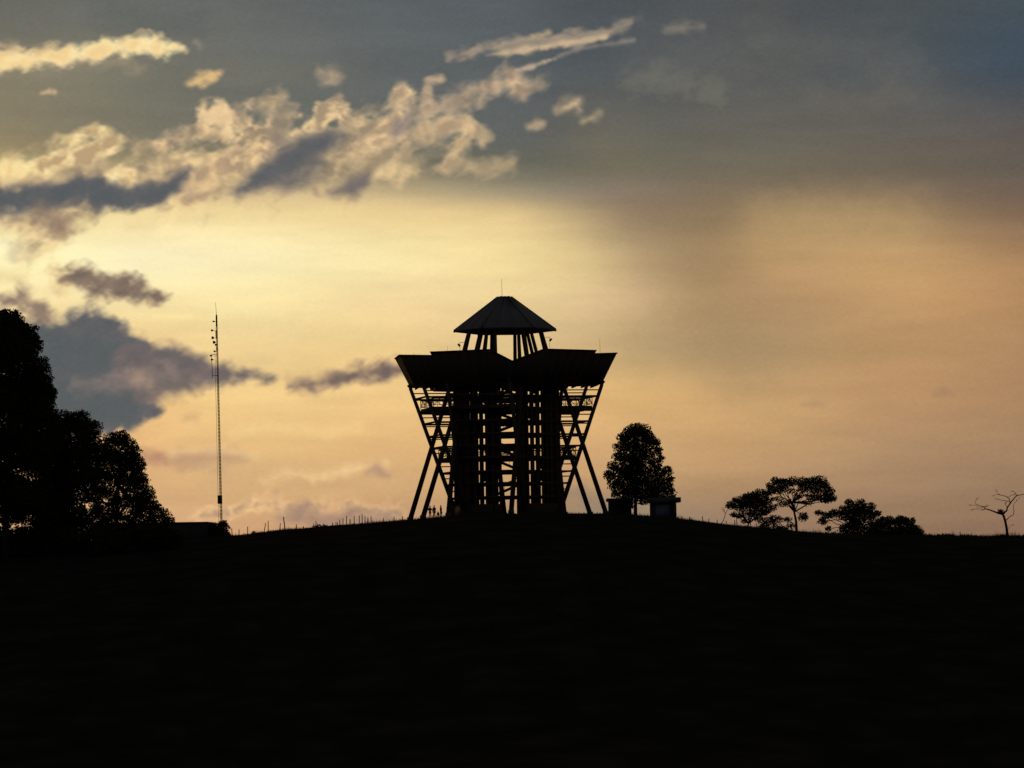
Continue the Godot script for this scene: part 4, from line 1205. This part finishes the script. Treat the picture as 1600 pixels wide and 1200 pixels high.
func build_huts() -> void:
	# kiosk with a slab roof right of the tower
	var d := 236.0
	var u := d / FOCAL
	var base := place(1034, 812, d)
	base.y = ground_at(base.x, base.z) - 0.05
	var t := thing("kiosk", "small flat-roofed kiosk with pale bluish wall under the tree", "hut", base)
	var y := func(cy: float) -> float:
		return place(1034, cy, d).y - base.y
	var x := func(cx: float) -> float:
		return (cx - 1034.0) * u
	var box := func(t: Node, called: String, x0: float, x1: float, y0: float, y1: float, z0: float, z1: float, m: Material) -> void:
		var st := start()
		add_bar(st, Vector3((x0 + x1) / 2, (y0 + y1) / 2, z0), Vector3((x0 + x1) / 2, (y0 + y1) / 2, z1), x1 - x0, y1 - y0)
		part(called, done(st), m, t)
	box.call(t, "wall", x.call(1018), x.call(1054), -0.4, y.call(785), -2.6, 0.0, mats.wall)
	box.call(t, "wall_panel", x.call(1025), x.call(1046), 0.25, y.call(789), 0.0, 0.06, mats.bluewall)
	box.call(t, "pillar", x.call(1052), x.call(1057), -0.6, y.call(785), -0.4, 0.3, mats.wall)
	box.call(t, "roof_slab", x.call(1015), x.call(1064), y.call(785), y.call(777.5), -3.0, 0.6, mats.concrete)
	box.call(t, "roof_kerb", x.call(1046), x.call(1057), y.call(777.4), y.call(774.2), -2.0, -0.2, mats.concrete)
	# low hut left of the tree
	base = place(970, 810, 247.0)
	base.y = ground_at(base.x, base.z) - 0.05
	t = thing("low_hut", "low dark flat-roofed hut between the tower's right legs and tree", "hut", base)
	u = 247.0 / FOCAL
	var yy := func(cy: float) -> float:
		return place(970, cy, 247.0).y - base.y
	box.call(t, "wall", -18 * u, 17 * u, -0.5, yy.call(783), -2.4, 0.0, mats.wall)
	box.call(t, "roof_slab", -21 * u, 19 * u, yy.call(783), yy.call(778.5), -2.8, 0.5, mats.concrete)
	box.call(t, "door", -4 * u, 7 * u, 0.0, 2.0, 0.0, 0.05, mats.plank)
	# block at the left, half behind the ragged tree
	base = place(255, 845, 226.0)
	base.y = ground_at(base.x, base.z) - 0.2
	t = thing("low_block", "plain flat-topped block building between ragged tree and mast", "building", base)
	u = 226.0 / FOCAL
	var yb := func(cy: float) -> float:
		return place(320, cy, 226.0).y - base.y
	box.call(t, "wall", -70 * u, 67.5 * u, -1.0, yb.call(817.5), -5.0, 0.0, mats.wall)
	box.call(t, "roof_slab", -72 * u, 68.5 * u, yb.call(817.4), yb.call(815.2), -5.1, 0.1, mats.concrete)

func fence(label: String, called: String, depth: float, posts: Array) -> void:
	var first := place(posts[0][0], 830, depth)
	first.y = ground_at(first.x, first.z)
	var t := thing(called, label, "fence", first)
	var u := depth / FOCAL
	var tops := PackedVector3Array()
	var rng := RandomNumberGenerator.new()
	rng.seed = int(posts[0][0])
	for p: Array in posts:
		var at := place(p[0], 830, depth + rng.randf_range(-1.5, 1.5))
		at.y = ground_at(at.x, at.z)
		var lean: float = p[2] if p.size() > 2 else 0.0
		var top := at + Vector3(lean * u, p[1] * u, 0)
		var r: float = (p[3] if p.size() > 3 else 1.4) * u * 0.5
		part("post", log_mesh(at - first - Vector3(0, 0.4, 0), top - first, r, r * 0.85, 6), mats.bark, t)
		tops.append((at + top) * 0.5 - first)
	for k in tops.size() - 1:
		if tops[k].distance_to(tops[k + 1]) < 6.0:
			part("wire", log_mesh(tops[k], tops[k + 1], 0.003, 0.003, 4), mats.steel, t)

func build_fences() -> void:
	fence("straggling fence of leaning posts right of the slender mast", "post_fence", 226.0, [[363, 12, -1], [373.5, 10], [387, 12], [412, 14, 3], [419, 17], [437, 11, 1], [446, 20, -3, 1.8], [463, 8], [474, 4, 0, 2.2], [490, 7], [493, 10, 1]])
	fence("row of close-set thin stakes on the slope left of the tower", "stake_fence", 228.0, [[519.5, 7], [525, 6], [527.5, 6], [531, 10], [536, 13], [541.5, 15], [547, 10, 0, 1.8], [553.5, 14], [561.5, 15], [566, 15], [570.5, 13], [575, 10, 0, 1.8], [580, 12], [583, 4]])
	fence("three short posts on the slope just left of the tower", "short_fence", 226.0, [[599.5, 7], [616, 7, 0, 1.6], [629, 7, 0, 1.6]])
	fence("short posts seen through the tower's right legs", "far_fence", 250.0, [[799.5, 6], [893, 7, 0], [913, 9], [926, 11, -2], [933, 9, 1], [937, 8]])
	fence("line of posts on the slope right of the flat-roofed kiosk", "slope_fence", 236.0, [[1065.5, 6], [1078, 9, 0, 1.8], [1080.5, 8], [1099, 12, -1, 1.6], [1107.5, 9, 0.5], [1121, 9], [1135, 10], [1148.5, 12, 0, 1.6], [1151.5, 19], [1173, 12, 0, 1.6], [1182, 10, 0, 1.6], [1208, 16, 0, 1.6], [1236, 12]])
	fence("few leaning posts on the ridge between thicket and leafless tree", "ridge_fence", 234.0, [[1452, 6], [1473, 7, -1], [1489, 9], [1500, 9], [1519, 7, -1.5]])

# ------------------------------------------------------------------ people
func capsule(p: Vector3, a: Vector3, b: Vector3, r0: float, r1: float) -> float:
	var ab := b - a
	var t := clampf((p - a).dot(ab) / ab.dot(ab), 0.0, 1.0)
	return p.distance_to(a + ab * t) - lerpf(r0, r1, t)

func body_mesh(bones: Array, cell: float) -> ArrayMesh:
	# surface nets over the smooth union of tapered limbs
	var lo := Vector3(1e9, 1e9, 1e9)
	var hi := -lo
	for b: Array in bones:
		for e in 2:
			lo = lo.min((b[e] as Vector3) - Vector3.ONE * (b[2 + e] + 0.06))
			hi = hi.max((b[e] as Vector3) + Vector3.ONE * (b[2 + e] + 0.06))
	var n := Vector3i(((hi - lo) / cell).ceil()) + Vector3i.ONE
	var f := PackedFloat32Array()
	f.resize(n.x * n.y * n.z)
	for z in n.z:
		for y in n.y:
			for x in n.x:
				var p := lo + Vector3(x, y, z) * cell
				var d := 1e9
				for b: Array in bones:
					var e := capsule(p, b[0], b[1], b[2], b[3])
					var h := maxf(0.05 - absf(d - e), 0.0) / 0.05
					d = minf(d, e) - h * h * 0.0125
				f[x + n.x * (y + n.y * z)] = d
	var ids := {}
	var verts := PackedVector3Array()
	for z in n.z - 1:
		for y in n.y - 1:
			for x in n.x - 1:
				var sum := Vector3.ZERO
				var count := 0
				for e in 12:
					var axis := e / 4
					var q := e % 4
					var c0 := Vector3i.ZERO
					c0[(axis + 1) % 3] = q & 1
					c0[(axis + 2) % 3] = q >> 1
					var c1 := c0
					c1[axis] = 1
					var v0 := f[x + c0.x + n.x * (y + c0.y + n.y * (z + c0.z))]
					var v1 := f[x + c1.x + n.x * (y + c1.y + n.y * (z + c1.z))]
					if (v0 < 0.0) != (v1 < 0.0):
						sum += Vector3(c0).lerp(Vector3(c1), v0 / (v0 - v1))
						count += 1
				if count > 0:
					ids[Vector3i(x, y, z)] = verts.size()
					verts.append(lo + (Vector3(x, y, z) + sum / count) * cell)
	var st := start()
	st.set_smooth_group(0)
	for v in verts:
		st.add_vertex(v)
	for z in range(1, n.z - 1):
		for y in range(1, n.y - 1):
			for x in range(1, n.x - 1):
				var v0 := f[x + n.x * (y + n.y * z)]
				for axis in 3:
					var c := Vector3i(x, y, z)
					c[axis] += 1
					var v1 := f[c.x + n.x * (c.y + n.y * c.z)]
					if (v0 < 0.0) == (v1 < 0.0):
						continue
					var a := Vector3i(x, y, z)
					var du := Vector3i.ZERO
					var dv := Vector3i.ZERO
					du[(axis + 1) % 3] = 1
					dv[(axis + 2) % 3] = 1
					var q := [ids[a - du - dv], ids[a - dv], ids[a], ids[a - du]]
					if v0 < 0.0:
						q.reverse()
					for k in [0, 1, 2, 0, 2, 3]:
						st.add_index(q[k])
	st.generate_normals()
	return st.commit()

func person(label: String, at: Vector3, height: float, turn: float, cloth: Material, pose := 0) -> void:
	var s := height / 1.75
	var t := thing("person", label, "person", at, "people about the tower")
	t.rotation.y = turn
	var V := func(x: float, y: float, z: float) -> Vector3:
		return Vector3(x, y, z) * s
	var bones := []
	var add := func(a: Vector3, b: Vector3, r0: float, r1: float) -> void:
		bones.append([a, b, r0 * s, r1 * s])
	add.call(V.call(0, 0.98, 0), V.call(0, 1.22, 0.01), 0.145, 0.14)
	add.call(V.call(-0.1, 1.36, 0), V.call(0.1, 1.36, 0), 0.115, 0.115)
	add.call(V.call(0, 1.2, 0), V.call(0, 1.36, 0), 0.14, 0.14)
	add.call(V.call(0, 1.44, 0), V.call(0, 1.56, 0.01), 0.058, 0.055)
	add.call(V.call(0, 1.6, 0.015), V.call(0, 1.665, 0.01), 0.078, 0.088)
	for e: float in [-1.0, 1.0]:
		var step := 0.06 * e if pose == 1 else 0.0
		add.call(V.call(0.085 * e, 0.93, 0), V.call(0.1 * e, 0.5, 0.02 + step), 0.088, 0.06)
		add.call(V.call(0.1 * e, 0.5, 0.02 + step), V.call(0.11 * e, 0.07, -0.02 + step * 1.6), 0.058, 0.042)
		add.call(V.call(0.11 * e, 0.045, -0.04 + step * 1.6), V.call(0.13 * e, 0.035, 0.15 + step * 1.6), 0.042, 0.034)
		var elbow: Vector3 = V.call(0.25 * e, 1.12, -0.03)
		var wrist: Vector3 = V.call(0.26 * e, 0.87, 0.06)
		if pose == 2:
			elbow = V.call(0.26 * e, 1.16, 0.06)
			wrist = V.call(0.1 * e, 1.22, 0.27)
		add.call(V.call(0.19 * e, 1.38, 0), elbow, 0.058, 0.046)
		add.call(elbow, wrist, 0.045, 0.034)
		var along := (wrist - elbow).normalized()
		add.call(wrist, wrist + along * 0.1 * s, 0.034, 0.03)
		for q in 4:
			var o: Vector3 = V.call(0, 0, 0.03 - 0.02 * q)
			add.call(wrist + along * 0.09 * s + o, wrist + along * (0.17 - 0.012 * absf(q - 1.3)) * s + o + V.call(-0.015 * e, 0, 0.01), 0.011, 0.009)
		add.call(wrist + along * 0.03 * s + V.call(0, 0, 0.02), wrist + along * 0.1 * s + V.call(-0.01 * e, 0, 0.055), 0.012, 0.01)
	part("body", body_mesh(bones, 0.03 * s), cloth, t)
	var hair := SphereMesh.new()
	hair.radius = 0.096 * s
	hair.height = 0.17 * s
	hair.radial_segments = 12
	hair.rings = 6
	part("hair", hair, mats.dark, t, Transform3D(Basis.IDENTITY, V.call(0, 1.685, -0.014)))

func build_people() -> void:
	for p: Array in [
		[672.0, 1.72, 0.4, "cloth0", 2, "leftmost person of the close pair beside the tower's left leg"],
		[678.5, 1.74, -0.5, "cloth2", 0, "taller right-hand person of the close pair beside the tower's left leg"],
		[684.6, 0.95, 0.0, "cloth2", 0, "small child standing between the close pair and the lone adult"],
		[689.0, 1.68, 1.3, "cloth1", 1, "lone adult in reddish clothes standing under the tower's left side"],
		[706.5, 1.72, 0.8, "cloth1", 2, "person at the foot of the tower's left strut"]]:
		var at := place(p[0], 812, 229.0)
		at.y = ground_at(at.x, at.z)
		person(p[5], at, p[1], p[2], mats[p[3]], p[4])
	var up := t_base + Vector3(4.5 * t_unit, hy(603) + 0.27, 3.0)
	up.x = place(797.5, 560, 229.0).x
	up.z = -229.5
	person("person standing on the upper deck below the hipped roof", up, 1.75, 0.3, mats.cloth0, 0)

func build_place() -> void:
	make_materials()
	build_land()
	build_tower()
	build_mast()
	build_huts()
	build_trees()
	build_fences()
	build_people()
